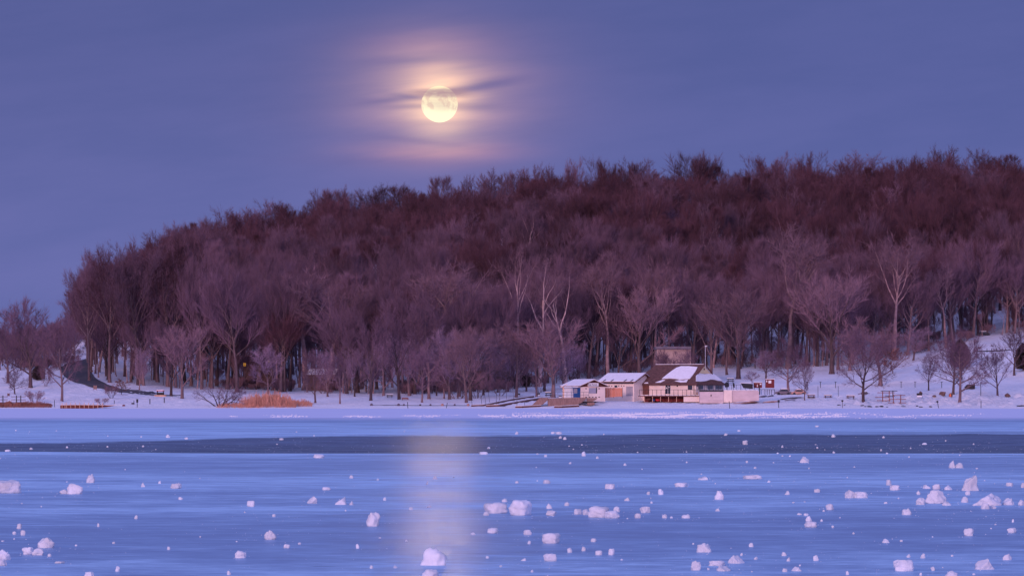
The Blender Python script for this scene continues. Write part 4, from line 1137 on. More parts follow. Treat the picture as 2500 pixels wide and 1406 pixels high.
# ------------------------------------------------------------------ small things along the shore
def post(px, y0, y1, label, name='marker_post', cap=None, lean=0.0, rad=.07, mat='dark', group=None):
    q = hit(px, y1); Y = q.y
    t_ = thing(name, label, 'post', q, group)
    top = P(px + lean, y0, Y)
    MB().tube([q - Vector((0, 0, .4)), top], rad, 6).build('pole', M[mat], t_)
    if cap: MB().box(top.x - .22, top.x + .22, Y - .06, Y + .06, top.z - cap, top.z + .05).build('top_box', M['dark'], t_)
post(133, 976, 993.5, 'thin dark post on the snow left of the rusty launch wall')
post(279, 977, 986, 'short dark post behind the right end of the launch wall')
post(335, 974.5, 994.5, 'dark post with a small box top right of the launch wall', cap=.7)
post(327, 977, 984, 'tiny dark post next to the little sign by the shore')
post(366, 973.5, 986.5, 'dark square post below the kiosk, left one', rad=.11)
post(401, 970.5, 983, 'dark square post below the kiosk, right one', rad=.11)
post(224.5, 919, 926.5, 'short dark bollard beside the upper road')
post(996, 981, 996, 'thin pole standing at the float line under the red bench', lean=-1)
post(1089, 983, 995.5, 'thin leaning pole at the float line left of the dock ramps', lean=3)
post(1782, 979, 997, 'thin leaning pole in front of the stored boats by the terrace', lean=-2)
post(1901, 976.5, 995.5, 'life-ring post with a dark top right of the tan boats', cap=.5)
post(2056.5, 976.5, 995.5, 'life-ring post with a dark top below the picnic tables', cap=.35, mat='metal')
post(2292, 978.5, 996, 'leaning life-ring post with a dark top right of the timber frames', cap=.35, lean=-3.5)
post(2395, 978, 996, 'thin pole at the ice edge below the tall lamp pole')
post(2394.5, 931, 966.5, 'tall thin pole between the dark shelter and the vase-shaped tree')
for i, (x, y0, y1) in enumerate([(2200, 932, 947), (2234, 932, 947), (2299, 932, 947), (1970, 932, 946), (2003, 932, 947), (2040, 932, 947)]):
    nm = ['right of the thick-trunked tree', 'left of the lone small tree', 'behind the two crossing trees', 'behind the slim small tree', 'behind the left picnic table', 'behind the gap between picnic tables'][i]
    o = post(x, y0, y1, 'short T-topped trail post on the snow slope ' + nm, group='T-topped trail posts')
    q = hit(x, y1); MB().bar(P(x - 3, y0, q.y), P(x + 3, y0, q.y), .1).build('cross_bar', M['dark'], [c for c in C.objects if c.name.startswith('marker_post') and not c.parent][-1])
for i, x in enumerate((1997, 2046, 2218, 1175)):
    pass
post(1997, 942, 970.5, 'thin pole left of the middle picnic table', rad=.05); post(2046.5, 942, 969, 'thin pole right of the middle picnic table', rad=.05)
# slanted mooring poles by the ramps
for i, (x, y0, y1, l) in enumerate([(1154, 977, 991, -3), (1177, 965, 989, -3), (1187, 960, 990, -4), (1196, 955, 982, -4), (1212, 953, 990, 0), (1221, 962, 981, -3), (1237, 940, 975, -1), (1256, 948, 982, -5), (1262, 970, 993, 0), (1281, 978, 993, 0)]):
    post(x, y0, y1, 'thin mooring pole beside the long dock ramps, %s from the left' % ORDW[i], name='mooring_pole', lean=l, rad=.05, mat='metal', group='mooring poles by the dock ramps')
# docks pulled up the bank
def gangway(pts, wd, th, label, seed, name='dock_section'):
    t_ = thing(name, label, 'dock', hit(*pts[0]))
    q = [hit(x, y) + Vector((0, 0, .18)) for x, y in pts]
    mb = MB()
    for a, b in zip(q[:-1], q[1:]): mb.bar(a, b, wd, th)
    mb.build('frame', M['brown_wood'], t_)
    sb = MB()
    for a, b in zip(q[:-1], q[1:]): sb.bar(a + Vector((0, .3, th / 2 + .05)), b + Vector((0, .3, th / 2 + .05)), wd * .8, .1)
    sb.build('snow_cover', M['snowcap'], t_)
gangway([(1152, 992.5), (1178, 991.5), (1215, 984), (1250, 977.5), (1300, 970)], .9, .28, 'long weathered dock section slanting up the bank, upper one', 1)
gangway([(1187, 993), (1215, 992), (1255, 985), (1290, 979), (1318, 974.5)], .9, .34, 'long weathered dock section slanting up the bank, lower one', 2)
gangway([(1258, 995.2), (1275, 995.2), (1290, 994), (1320, 992.5)], .7, .3, 'short dock section lying at the ice edge below the ramp wall', 3)
gangway([(1353, 995.4), (1372, 995.3), (1400, 993.6), (1412, 992.4)], .9, .34, 'dark dock section lying below the concrete retaining wall', 4)
# boom with floats
bo = thing('float_line', 'dark rope with round floats lying on the snow at the swimming beach', 'rope', hit(1020, 990))
q = [hit(x, y) + Vector((0, 0, .1)) for x, y in ((903, 990), (940, 990.3), (973, 990), (1030, 991), (1080, 991), (1145, 991))]
MB().tube(q, .06, 6).build('rope', M['dark'], bo)
for i, x in enumerate((907, 973, 986, 1026, 1051, 1080, 1110, 1143)):
    c = hit(x, 990.6) + Vector((0, 0, .2)); s = .34 if i in (0, 1, 5, 7) else .24
    mb = MB().tube([c + Vector((k * s, 0, 0)) for k in (-1, -.7, 0, .7, 1)], [s * .1, s * .7, s, s * .7, s * .1], 8)
    mb.build('float', M['hull_tan'] if x in (1080, 1143) else M['hull'], bo, True)
# launch wall with posts
lw = thing('launch_wall', 'long low rusty sheet wall with pale posts at the left shore', 'wall', hit(180, 996))
Yl = 877.2
MB().poly([P(147, 996.6, Yl), P(225, 996.6, Yl + .2), P(262, 993, Yl + 1), P(284, 988.8, Yl + 1.5), P(225, 988.6, Yl + .2), P(147, 988.2, Yl)], (0, .5, 0)).build('sheet_wall', M['rust'], lw)
MB().bar(P(147, 987.8, Yl + .25), P(284, 988.2, Yl + 1.6), .8, .12).build('snow_cap', M['snowcap'], lw)
for x in (151, 158, 162, 172, 183, 194, 205, 216, 227, 238, 249):
    MB().pbox(x, x + 1.2, 982.5, 996.6, Yl - .14, .12).build('post', M['lit_post'], lw)
# split rail fence
for (x0, x1, lab, posts) in ((0, 19, 'short piece of dark rail fence cut by the left edge', (6,)), (27, 63, 'two-rail dark wooden fence left of the purple shrub', (39, 49.5))):
    q = hit((x0 + x1) / 2, 984); t_ = thing('rail_fence', lab, 'fence', q)
    for y in (967.6, 975, 981.5): MB().pbox(x0, x1, y, y + 1.3, q.y, .1).build('rail', M['brown_wood'], t_)
    for x in posts: MB().pbox(x, x + 2.2, 965, 985, q.y - .12, .12).build('post', M['dark'], t_)
# kiosk by the road
q = hit(390, 967); kk = thing('roadside_kiosk', 'small open kiosk with a red roof edge and snow at the end of the road', 'kiosk', q)
MB().pbox(377, 404, 964, 968, q.y - .6, 3).build('base', M['lit_post'], kk)
MB().pbox(383, 399, 958, 963.9, q.y - .2, 1.6).build('counter', M['dark'], kk)
for x in (383, 397.6): MB().pbox(x, x + 1.2, 954, 958, q.y - .2, 1.5).build('post', M['dark'], kk)
MB().pbox(381.5, 400, 953, 954.3, q.y - .5, 2.2).build('roof', M['brightred'], kk)
MB().pbox(382, 399.5, 951.4, 952.9, q.y - .4, 2.0).build('roof_snow', M['snowcap'], kk)
# signs
def board_sign(px0, px1, y0, y1, yb, label, mat='concrete', legs=True):
    q = hit((px0 + px1) / 2, yb); t_ = thing('sign_board', label, 'sign', q)
    MB().pbox(px0, px1, y0, y1, q.y, .08).build('panel', M[mat], t_)
    if legs:
        for x in (px0, px1 - 1): MB().pbox(x, x + 1, y0 - 1, yb + 1, q.y + .09, .1).build('leg', M['brown_wood'], t_)
board_sign(228, 236.5, 941, 950, 953, 'wooden notice board on two posts beside the road bend')
board_sign(18, 23.5, 960.5, 965.5, 967, 'small brown box sign on the snow behind the rail fence', 'brown_wood')
board_sign(321, 328, 983, 986, 987.5, 'small dark low sign by the shore right of the launch wall', 'dark')
q = hit(224, 914); rs = thing('road_sign', 'round brown sign on a post beside the upper road', 'sign', q)
MB().tube([q, P(224, 905, q.y)], .06, 6).build('pole', M['dark'], rs); MB().tube([P(224, 906, q.y - .1), P(224, 906, q.y - .16)], .34, 12).build('panel', M['rock'], rs)
# benches, tables
def bench(px0, px1, y0, yb, label, mat='bench_wood'):
    q = hit((px0 + px1) / 2, yb); t_ = thing('park_bench', label, 'bench', q); Y = q.y; h = yb - y0
    MB().pbox(px0, px1, y0, y0 + h * .4, Y + .3, .08).build('backrest', M[mat], t_)
    MB().pbox(px0 - .4, px1 + .4, y0 + h * .5, y0 + h * .66, Y - .25, .5).build('seat', M[mat], t_)
    for x in (px0 + .5, px1 - 1.6): MB().pbox(x, x + 1.1, y0 + h * .4, yb + .6, Y, .3).build('leg', M['dark'], t_)
bench(981, 997, 970.5, 977, 'small red-brown bench on the snow right of the dark tree')
def table(px0, px1, y0, yb, label, snow=True, mat='brown_wood', name='picnic_table'):
    q = hit((px0 + px1) / 2, yb); t_ = thing(name, label, 'table', q); Y = q.y; h = yb - y0; wd = px1 - px0
    MB().pbox(px0, px1, y0, y0 + h * .2, Y - .4, .8).build('tabletop', M[mat], t_)
    MB().pbox(px0 - wd * .05, px1 + wd * .02, y0 + h * .52, y0 + h * .66, Y - .95, .3).build('seat', M[mat], t_)
    MB().pbox(px0 - wd * .02, px1 + wd * .05, y0 + h * .46, y0 + h * .6, Y + .65, .3).build('seat', M[mat], t_)
    for x in (px0 + wd * .12, px1 - wd * .2):
        MB().pbox(x, x + wd * .09, y0 + h * .2, yb + .8, Y - .2, .15).build('leg', M['dark'], t_)
        MB().pbox(x, x + wd * .09, y0 + h * .5, y0 + h * .62, Y - .9, 1.8).build('cross_brace', M['dark'], t_)
    if snow: MB().pbox(px0, px1, y0 - h * .18, y0 - .02, Y - .38, .76).build('snow_cover', M['snowcap'], t_)
table(1971, 1990, 963.5, 971.5, 'dark red picnic table, leftmost of three on the snow')
table(2012, 2031, 964.5, 972.5, 'dark red picnic table, middle of three on the snow')
table(2067, 2087, 965.5, 973, 'dark red picnic table, rightmost of three on the snow')
table(944, 959, 963, 971, 'dark table with snow on top behind the red bench', mat='metal')
table(1331, 1346, 958, 969, 'dark table left of the walkway railing by the hut', mat='dark')
table(1775, 1792, 924, 935, 'snow-topped table frame on the slope behind the terrace', mat='metal')
def grill(px, y0, yb, wd, label):
    q = hit(px, yb); t_ = thing('park_grill', label, 'grill', q); Y = q.y; h = yb - y0
    MB().pbox(px - wd / 2, px + wd / 2, y0, y0 + h * .42, Y - .3, .6).build('firebox', M['dark'], t_)
    for x in (px - wd / 2, px + wd / 2 - .9): MB().pbox(x, x + .9, y0 + h * .42, yb + .8, Y, .1).build('leg', M['dark'], t_)
    MB().pbox(px - wd / 2 + .3, px + wd / 2 - .3, y0 + h * .44, y0 + h * .72, Y - .28, .5).build('snow_cover', M['snowcap'], t_)
grill(1266, 960, 968.5, 7.5, 'dark boxy grill with snow on its shelf at the foot of a round-crowned tree')
grill(1315, 959, 968, 7, 'small dark grill at the right foot of the second round-crowned tree')
grill(1368, 965.5, 971, 8, 'low dark box with snow inside beside the hut porch')
grill(2245, 959.5, 972.5, 13, 'dark table-like grill standing on open snow under a boulder')
# timber frames
def frame_rack(px0, px1, y0, yb, posts_, rails, label, mat):
    q = hit((px0 + px1) / 2, yb); t_ = thing('timber_rack', label, 'rack', q)
    for x in posts_: MB().pbox(x, x + 2, y0, yb + 1, q.y, .18).build('post', M[mat], t_)
    for y, a, b in rails: MB().bar(P(a, y, q.y - .1), P(b, y, q.y - .1), .16, .14).build('rail', M[mat], t_)
frame_rack(2140, 2187, 954.5, 979, (2154, 2170), ((958.3, 2142, 2184), (969.5, 2136, 2170), (977.5, 2141, 2174)), 'dark timber rack with long rails, left one by the broad tree', 'bench_wood')
frame_rack(2150, 2190, 953, 970, (2179,), ((954.2, 2150, 2191), (966, 2160, 2185)), 'dark timber rack half hidden behind the left rack', 'dark')
frame_rack(2170, 2212, 963, 983, (2180, 2198), ((964.8, 2180, 2210), (974.5, 2172, 2212), (983, 2168, 2212)), 'red-brown timber rack, front right one', 'bench_wood')
# dark canvas shelter
q = hit(2372, 950); sh = thing('canvas_shelter', 'dark green lean-to shelter behind the crossing trees', 'shelter', q)
MB().poly([P(2357, 945, q.y), P(2364, 938, q.y), P(2380.5, 938, q.y), P(2380.5, 950.5, q.y), P(2362, 950.5, q.y)], (0, 2.5, 0)).build('cover', M['needles'], sh)
MB().bar(P(2358, 946, q.y - .1), P(2366, 966, q.y - 1.5), .12).build('prop', M['dark'], sh)
# boulders
CH = bmesh.new(); bmesh.ops.create_icosphere(CH, subdivisions=3, radius=1.0)
ICO_V = [v.co.copy() for v in CH.verts]; ICO_F = [tuple(v.index for v in f.verts) for f in CH.faces]; CH.free()
CH = bmesh.new(); bmesh.ops.create_icosphere(CH, subdivisions=4, radius=1.0)
ICO_V4 = [v.co.copy() for v in CH.verts]; ICO_F4 = [tuple(v.index for v in f.verts) for f in CH.faces]; CH.free()
def blob(name, base, wx, h, wy, kind, seed, mat, label, cat, group=None, hi=False, ground=0.06):
    r = random.Random(seed)
    pw = {'block': 4.6, 'slab': 4.6, 'lump': 2.6, 'mound': 2.4, 'wedge': 3.2, 'peak': 2.4, 'round': 3.0}[kind]
    planes = []
    nP = {'block': 3, 'slab': 3, 'lump': 8, 'mound': 4, 'wedge': 5, 'peak': 6, 'round': 3}[kind]
    for _ in range(nP):
        n_ = Vector((r.uniform(-1, 1), r.uniform(-1, .6), r.uniform(-.2, 1))).normalized()
        planes.append((n_, r.uniform(0.70, 0.92) if kind not in ('block', 'slab') else r.uniform(0.95, 1.2)))
    if kind == 'wedge':
        s = r.choice((-1, 1)); planes += [(Vector((s * .55, -.1, .8)).normalized(), .42), (Vector((-s * .9, 0, .5)).normalized(), .72)]
    if kind == 'peak':
        planes += [(Vector((.85, -.1, .5)).normalized(), .62), (Vector((-.5, -.1, .8)).normalized(), .55), (Vector((0.2, -1, .35)).normalized(), .6)]
    tilt = Matrix.Rotation(math.radians(r.uniform(-7, 7) if kind in ('block', 'slab') else r.uniform(-14, 14)), 3, 'Y') @ Matrix.Rotation(math.radians(r.uniform(-35, 35)), 3, 'Z')
    vs = []
    S = r.uniform(0, 99)
    for v in (ICO_V4 if hi else ICO_V):
        rad = (abs(v.x) ** pw + abs(v.y) ** pw + abs(v.z) ** pw) ** (-1 / pw)
        q = v * rad
        for n_, c in planes:
            d_ = q.dot(n_)
            if d_ > c: q = q - n_ * (d_ - c)
        amp = 0.10 if kind in ('block', 'slab') else 0.14
        q = q * (1 + amp * mn.fractal(q * 1.6 + Vector((S, 0, 0)), 0.9, 2.0, 3) * 1.6)
        vs.append(tilt @ q)
    x0 = min(v.x for v in vs); x1 = max(v.x for v in vs); z1 = max(v.z for v in vs); z0 = min(v.z for v in vs)
    zc = z0 + (z1 - z0) * (0.42 if kind in ('mound', 'wedge', 'peak') else 0.14 if kind in ('block', 'slab') else 0.26)
    out = []
    for v in vs:
        z = (v.z - zc) / (z1 - zc) * h
        if z < -ground: z = -ground
        out.append(((v.x - (x0 + x1) / 2) / (x1 - x0) * wx, v.y * wy / 2, z))
    me = bpy.data.meshes.new(name); me.from_pydata(out, [], ICO_F4 if hi else ICO_F); me.materials.append(mat)
    me.polygons.foreach_set('use_smooth', [True] * len(me.polygons)); me.update()
    o = bpy.data.objects.new(name, me); C.objects.link(o); o.location = base
    return tag(o, label, cat, group)
for i, (x, y, w_, h_, lab) in enumerate([(2301, 965, 17, 9, 'brown boulder left of the crossing trees, half in snow'), (2460, 967, 15, 8, 'brown boulder right of the vase-shaped tree'),
      (2281, 970, 11, 3.5, 'flat dark stone in the snow left of the brown boulder'), (2248, 961, 9, 6, 'round stone resting behind the table-like grill'), (2321, 967, 11, 8, 'brown boulder beside the small orange cone'), (1220, 968, 1, 1, None)]):
    if lab is None: continue
    q = hit(x, y); blob('boulder', q, w_ * q.y / F, h_ * q.y / F, w_ * q.y / F * .8, 'lump', 900 + i, M['rock'], lab, 'boulder')
q = hit(2320, 968.5); cone = thing('glow_cone', 'tiny bright orange cone between the boulders by the crossing trees', 'cone', q)  # made-up cone, its orange paint stands in for a small glow
MB().tube([q, q + Vector((0, 0, .7))], [.24, .04], 10).build('body', simple('cone_orange', (0.9, 0.25, 0.08), .5), cone)
MB().box(q.x - .3, q.x + .3, q.y - .3, q.y + .3, q.z - .05, q.z + .05).build('base', M['brightred'], cone)
# dark drift wood / stones at the ice edge
for i, (x, y, w_, h_) in enumerate([(2105, 991, 10, 2.2), (2113, 993, 6, 2), (2123, 993.5, 13, 3), (2141, 993, 10, 2), (2152, 993, 11, 3), (2239, 992, 6, 2.2), (2248, 994, 10, 1.6), (2272, 993.5, 8, 2.4), (2166, 993.5, 5, 1.2), (2205, 992, 12, 1.0), (2048, 989, 10, 1.8), (2064, 988.5, 9, 1.4)]):
    q = hit(x, y); blob('shore_stone', q, w_ * q.y / F, h_ * q.y / F, .9, 'lump', 950 + i, M['debris'], 'dark flat stone poking out of the shore snow, %s from the left' % ORDW[sorted([2105, 2113, 2123, 2141, 2152, 2239, 2248, 2272, 2166, 2205, 2048, 2064]).index(x)], 'stone', 'dark stones at the ice edge')
q = hit(2494, 992); blob('upturned_canoe', q, 24 * q.y / F, 2.6 * q.y / F, 1.0, 'mound', 980, M['debris'], 'dark upturned canoe cut off by the right edge', 'canoe')
q = hit(302, 991); blob('red_buoy', q, 7 * q.y / F, 3.6 * q.y / F, .5, 'round', 981, M['redpaint'], 'small red buoy lying in the snow right of the launch wall', 'buoy')

# boats stored on the bank
def boat(p0, p1, hpx, label, mat='hull', snow=True, seed=0, group=None, name='stored_boat'):
    """upturned hull lying between two pixels on the bank"""
    a, b = hit(*p0), hit(*p1); a.z += .12; b.z += .12; L = (b - a).length; d = (b - a).normalized(); s = d.cross(Vector((0, 0, 1))).normalized(); up = s.cross(d)
    if up.z < 0: up = -up
    h = hpx * a.y / F
    t_ = thing(name, label, 'boat', (a + b) / 2, group)
    def hull(k0, k1, lo, hi_, off):
        mb = MB(); N, K = 14, 8; k = len(mb.v)
        for i in range(N + 1):
            u = i / N; w_ = (math.sin(math.pi * min(max(u, .02), .98)) ** .55)
            for j in range(K + 1):
                th = math.pi * (k0 + (k1 - k0) * j / K)
                c = a.lerp(b, u) + s * math.cos(th) * .55 * w_ + up * (math.sin(th) * h * w_ + off)
                mb.v.append(c)
        for i in range(N):
            for j in range(K): mb.f.append((i * (K + 1) + j, i * (K + 1) + j + 1, (i + 1) * (K + 1) + j + 1, (i + 1) * (K + 1) + j))
        return mb
    hull(0, 1, 0, 0, 0).build('hull', M[mat], t_, True)
    if snow: hull(.22, .72, 0, 0, .07).build('snow_cover', M['snowcap'], t_, True)
boat((1640, 981), (1664, 975), 4, 'snow-dusted dark hull leaning below the deck, leftmost of the boats', seed=1)
boat((1648, 979), (1716, 978), 4, 'long dark hull under thick snow below the right end of the deck', seed=2)
boat((1655, 982), (1674, 980), 3, 'short dark hull sticking out of the snow below the deck', seed=3)
boat((1748, 982), (1852, 973), 4.5, 'long dark slanting hull under snow in front of the terrace wall', seed=4)
boat((1848, 971), (1872, 968), 3.5, 'dark hull end between the terrace wall and the slanting boat', seed=5)
boat((1874, 969), (1888, 967), 3, 'small dark hull under snow left of the blue fence', seed=6)
boat((1765, 983), (1800, 979), 3.5, 'lower dark hull tucked under the long slanting boat', seed=7)
boat((1790, 986.5), (1852, 983), 3.5, 'tan upturned hull in the snow below the terrace, left one', mat='hull_tan', seed=8)
boat((1862, 984), (1905, 982), 3.2, 'tan upturned hull in the snow below the terrace, right one', mat='hull_tan', seed=9)
boat((1905, 976), (1962, 972), 3.5, 'grey hull under snow left of the slim small tree', seed=10)
boat((1915, 979), (1942, 977), 2.6, 'lower grey hull under snow left of the slim small tree', seed=11)
# coloured kayaks under the deck
for i, (x0, x1, y, mt, lab) in enumerate([(1576, 1590, 974, 'brown_wood', 'brown kayak stored under the left end of the deck'), (1592, 1600, 976, 'blue', 'blue kayak stored under the deck'), (1600, 1612, 976, 'brightred', 'bright red kayak stored under the deck')]):
    a = P(x0, y, 894.6); b = P(x1, y, 894.8); k_ = thing('kayak', lab, 'kayak', (a + b) / 2, 'kayaks stored under the deck')
    MB().tube([a.lerp(b, u) for u in (0, .15, .35, .65, .85, 1)], [.05, .2, .3, .3, .2, .05], 10).build('hull', M[mt], k_, True)
    MB().tube([a.lerp(b, .5) + Vector((0, -.25, .14)), a.lerp(b, .5) + Vector((0, -.25, .22))], .15, 10).build('cockpit_rim', M['dark'], k_)
# terrace furniture
def umbrella(px, yt, yb, wd, label):
    Y = 893.5; base = P(px, yb, Y); t_ = thing('folded_umbrella', label, 'umbrella', base)
    MB().tube([base, P(px, yt, Y)], .05, 6).build('pole', M['dark'], t_)
    W = wd * Y / F / 2
    z1, z0 = P(px, yt, Y).z, P(px, yt + (yb - yt) * .65, Y).z
    mb = MB(); mb.tube([Vector((base.x, Y, z1)), Vector((base.x, Y, z1 - (z1 - z0) * .3)), Vector((base.x + .1, Y, z0))], [.05, W, W * .8], 9).build('canopy', M['dark'], t_)
umbrella(1774, 932, 952, 12, 'dark folded umbrella on the terrace beside the roof corner')
umbrella(1791, 934, 952, 5, 'narrow dark folded umbrella on the terrace, second from the roof corner')
cv = thing('covered_furniture', 'long stack of terrace furniture under a dark cover', 'cover', P(1823, 950, 896))
MB().poly([P(1809, 935, 895), P(1838, 937, 895), P(1838, 949, 895), P(1816, 947, 895)], (0, 1.6, 0)).build('cover', M['dark'], cv)
MB().pbox(1806, 1834, 933.6, 934.8, 895, 1.5).build('snow_cover', M['snowcap'], cv)
def kiosk(x0, x1, y0, y1, label, papers):
    Y = 897; t_ = thing('red_kiosk', label, 'kiosk', P((x0 + x1) / 2, y1, Y))
    MB().pbox(x0, x1, y0, y1, Y, 1.8).build('cabinet', M['redpaint'], t_)
    MB().pbox(x0 - .5, x1 + .5, y0 - 1.4, y0 - .05, Y - .1, 2.0).build('roof_snow', M['snowcap'], t_)
    for a, b, c, d_ in papers: MB().pbox(a, b, c, d_, Y - .05, .04).build('poster', M['white'], t_)
kiosk(1869.5, 1890.5, 925.5, 946.5, 'dark red cabinet with white posters right of the terrace', [(1876, 1883, 928.5, 935.5), (1870.8, 1873.2, 928, 932.5)])
kiosk(1841, 1860.5, 934, 946.5, 'low dark red stand with snow on top at the end of the terrace', [(1848, 1850, 938, 944), (1855, 1859, 936, 939)])
MB()
bfz = thing('blue_railing', 'blue-grey railing with dark posts right of the terrace wall', 'fence', P(1872, 962, 893))
for x in (1853.5, 1858, 1867, 1872.5, 1878, 1883, 1890.5): MB().pbox(x, x + (2.2 if x < 1855 else 1.1), 950.5 if x > 1855 else 940, 963.5, 893, .12).build('post', M['dark'] if x != 1858 else M['blue'], bfz)
MB().pbox(1853, 1892, 950, 951, 893.13, .08).build('rail', M['dark'], bfz)
# parked cars, partly under snow
def car(px0, px1, y0, yb, label, mat):
    q = hit((px0 + px1) / 2, yb); Y = q.y; t_ = thing('parked_car', label, 'car', q)
    h = yb - y0; w_ = px1 - px0
    prof = [(0, .82), (.02, .48), (.22, .42), (.34, .05), (.72, .03), (.86, .40), (.99, .46), (1, .82)]
    MB().poly([P(px0 + w_ * u, y0 + h * v, Y) for u, v in prof], (0, 1.7, 0)).build('body', M[mat], t_)
    MB().poly([P(px0 + w_ * u, y0 + h * v, Y - .02) for u, v in [(.27, .40), (.37, .12), (.70, .10), (.80, .38)]], (0, 1.74, 0)).build('window', M['glass'], t_)
    for u in (.2, .8):
        c = P(px0 + w_ * u, yb - h * .2, Y - .05); MB().tube([c, c + Vector((0, .2, 0))], h * .2 * Y / F * 1.2, 14).build('wheel', M['debris'], t_)
    MB().poly([P(px0 + w_ * u, y0 + h * v, Y + .05) for u, v in [(.33, .04), (.36, -.08), (.70, -.08), (.74, .03)]], (0, 1.6, 0)).build('roof_snow', M['snowcap'], t_)
car(1893, 1933, 949, 964, 'dark blue car parked behind the spreading tree near the terrace', 'hull')
car(1932, 1968, 950, 964, 'pale tan car parked right of the dark blue one', 'hull_tan')
car(2096, 2124, 956, 964.5, 'dark car half hidden behind the broad low-branching tree', 'hull')
car(2385, 2417, 809, 820, 'dark car parked high on the slope at the edge of the wood', 'dark')
# rail on the upper slope
q = hit(2440, 858); uf = thing('slope_fence', 'dark post fence high on the right-hand slope', 'fence', q)
for x, a, b in ((2409, 850, 860), (2420, 851, 859), (2432, 850, 860), (2441, 852, 862), (2455, 851, 862)): MB().pbox(x, x + 1.4, a, b, q.y, .15).build('post', M['dark'], uf)
MB().bar(P(2378, 858, q.y), P(2472, 855, q.y), .12, .3).build('rail', M['dark'], uf)

# ------------------------------------------------------------------ ice and snow lumps on the lake
CHK = """22 1203 64 33 block|155 1205 20 11 lump|183 1205 42 26 lump|221 1178 22 19 round|430 1192 28 13 block|441 1219 12 7 lump|613 1236 20 15 block|763 1228 27 17 wedge|797 1196 21 8 slab|833 1231 31 20 wedge|779 1118 29 10 slab|687 1074 11 5 slab|410 1068 11 8 peak|455 1072 10 5 lump|19 1102 15 5 slab|76 1097 9 5 lump|47 1290 13 13 block|35 1304 10 8 lump|56 1306 13 13 block|113 1336 43 25 lump|69 1352 30 18 block|92 1354 30 17 lump|121 1358 10 8 lump|10 1366 32 26 round|5 1380 25 16 lump|660 1316 31 23 lump|700 1337 16 10 block|587 1361 29 18 lump|218 1409 25 15 block|287 1394 12 13 round|146 1374 25 5 slab|332 1266 9 9 round|669 1261 9 7 block|240 1285 7 9 lump|412 1341 8 8 round|559 1402 10 10 lump|349 1188 11 11 peak|390 1180 8 8 peak|911 1284 35 35 lump|1058 1379 66 44 mound|1050 1408 42 20 mound|858 1232 13 10 wedge|939 1221 8 8 lump|1003 1244 10 7 lump|1047 1239 13 6 lump|1210 1252 60 27 block|1270 1257 58 38 block|1187 1258 15 10 lump|1232 1225 15 9 lump|1341 1241 15 13 lump|1346 1258 27 13 block|1384 1234 13 10 lump|1411 1255 20 14 round|1462 1262 54 28 block|1495 1264 38 19 block|1506 1249 17 14 lump|1432 1256 20 14 lump|1489 1193 26 13 block|1613 1207 14 14 lump|1531 1222 15 9 wedge|1575 1251 27 16 block|1557 1264 16 12 block|1623 1264 14 10 round|1583 1207 9 8 lump|1335 1180 18 10 block|1262 1179 10 6 lump|1062 1170 11 9 lump|1043 1183 6 9 peak|858 1167 10 8 lump|1181 1109 21 7 block|1193 1095 8 5 lump|1332 1115 8 6 block|1425 1113 11 12 lump|1458 1119 7 6 lump|1392 1132 7 5 lump|1526 1136 8 6 lump|1262 1060 10 7 lump|1364 1060 17 7 block|1350 1059 10 6 lump|1379 1073 9 7 lump|1368 1070 8 6 lump|1203 1301 27 13 block|1288 1305 21 13 block|1292 1327 9 9 lump|1346 1325 46 25 block|1343 1369 34 19 slab|1391 1348 13 12 round|1425 1344 11 11 lump|1462 1354 18 12 block|1493 1354 16 16 block|1449 1322 15 9 block|1155 1305 12 6 lump|1278 1368 14 7 wedge|1299 1396 8 6 lump|907 1387 9 8 lump|965 1386 9 7 lump|873 1338 9 12 lump|1720 1347 40 23 mound|1699 1391 25 24 round|1751 1380 42 13 slab|1798 1374 42 20 wedge|1767 1393 37 14 wedge|1756 1219 24 22 lump|1717 1171 27 9 wedge|1837 1169 47 11 slab|1663 1188 34 11 slab|1877 1177 8 5 lump|1675 1264 24 10 mound|1752 1247 12 7 lump|1964 1129 24 16 wedge|2035 1067 11 8 round|1772 1063 10 6 lump|1819 1085 13 11 lump|2157 1069 7 5 lump|2257 1085 13 5 mound|1910 1092 6 6 peak|2036 1106 7 5 lump|1995 1042 10 4 slab|1804 1053 8 4 slab|2325 1142 18 20 peak|2342 1142 24 13 mound|2371 1197 42 38 peak|2357 1197 20 8 mound|2284 1228 56 33 lump|2247 1231 25 17 mound|2311 1233 24 11 mound|2410 1233 77 30 wedge|2405 1242 22 14 round|2425 1241 16 9 round|2462 1232 31 17 wedge|2493 1233 16 14 lump|2355 1226 18 15 mound|2363 1208 14 11 round|2242 1207 11 10 round|2184 1196 25 13 block|2170 1184 14 14 round|2263 1192 20 10 wedge|2286 1194 20 13 block|2315 1195 22 12 wedge|2465 1186 19 9 slab|2497 1190 10 13 lump|1995 1201 16 9 mound|1922 1207 13 10 wedge|2076 1215 28 20 round|2101 1215 38 16 block|2026 1244 21 15 round|2011 1248 7 5 lump|2214 1256 24 16 mound|2162 1229 9 5 lump|1975 1272 17 14 mound|1968 1258 12 6 mound|1979 1286 31 14 slab|1952 1256 13 5 mound|2006 1272 7 6 lump|2365 1307 26 19 block|2470 1300 24 13 block|2163 1324 20 10 peak|1834 1334 12 10 mound|1914 1356 14 10 mound|1925 1369 10 11 peak|1992 1368 14 14 round|1945 1393 26 11 wedge|1916 1395 13 9 mound|1845 1365 10 7 lump|2206 1393 52 28 block|2253 1362 12 12 round|2404 1389 48 27 wedge|2459 1366 24 16 peak|2325 1409 38 17 mound|2069 1402 9 10 lump|2278 1392 12 10 lump|2248 1404 7 8 lump|2473 1274 6 8 lump|2218 1360 10 8 lump"""
def on_ice(px, py):
    Y = HC * F / (py - HORIZON); return Vector(((px - 1250) * Y / F, Y, 0.0))
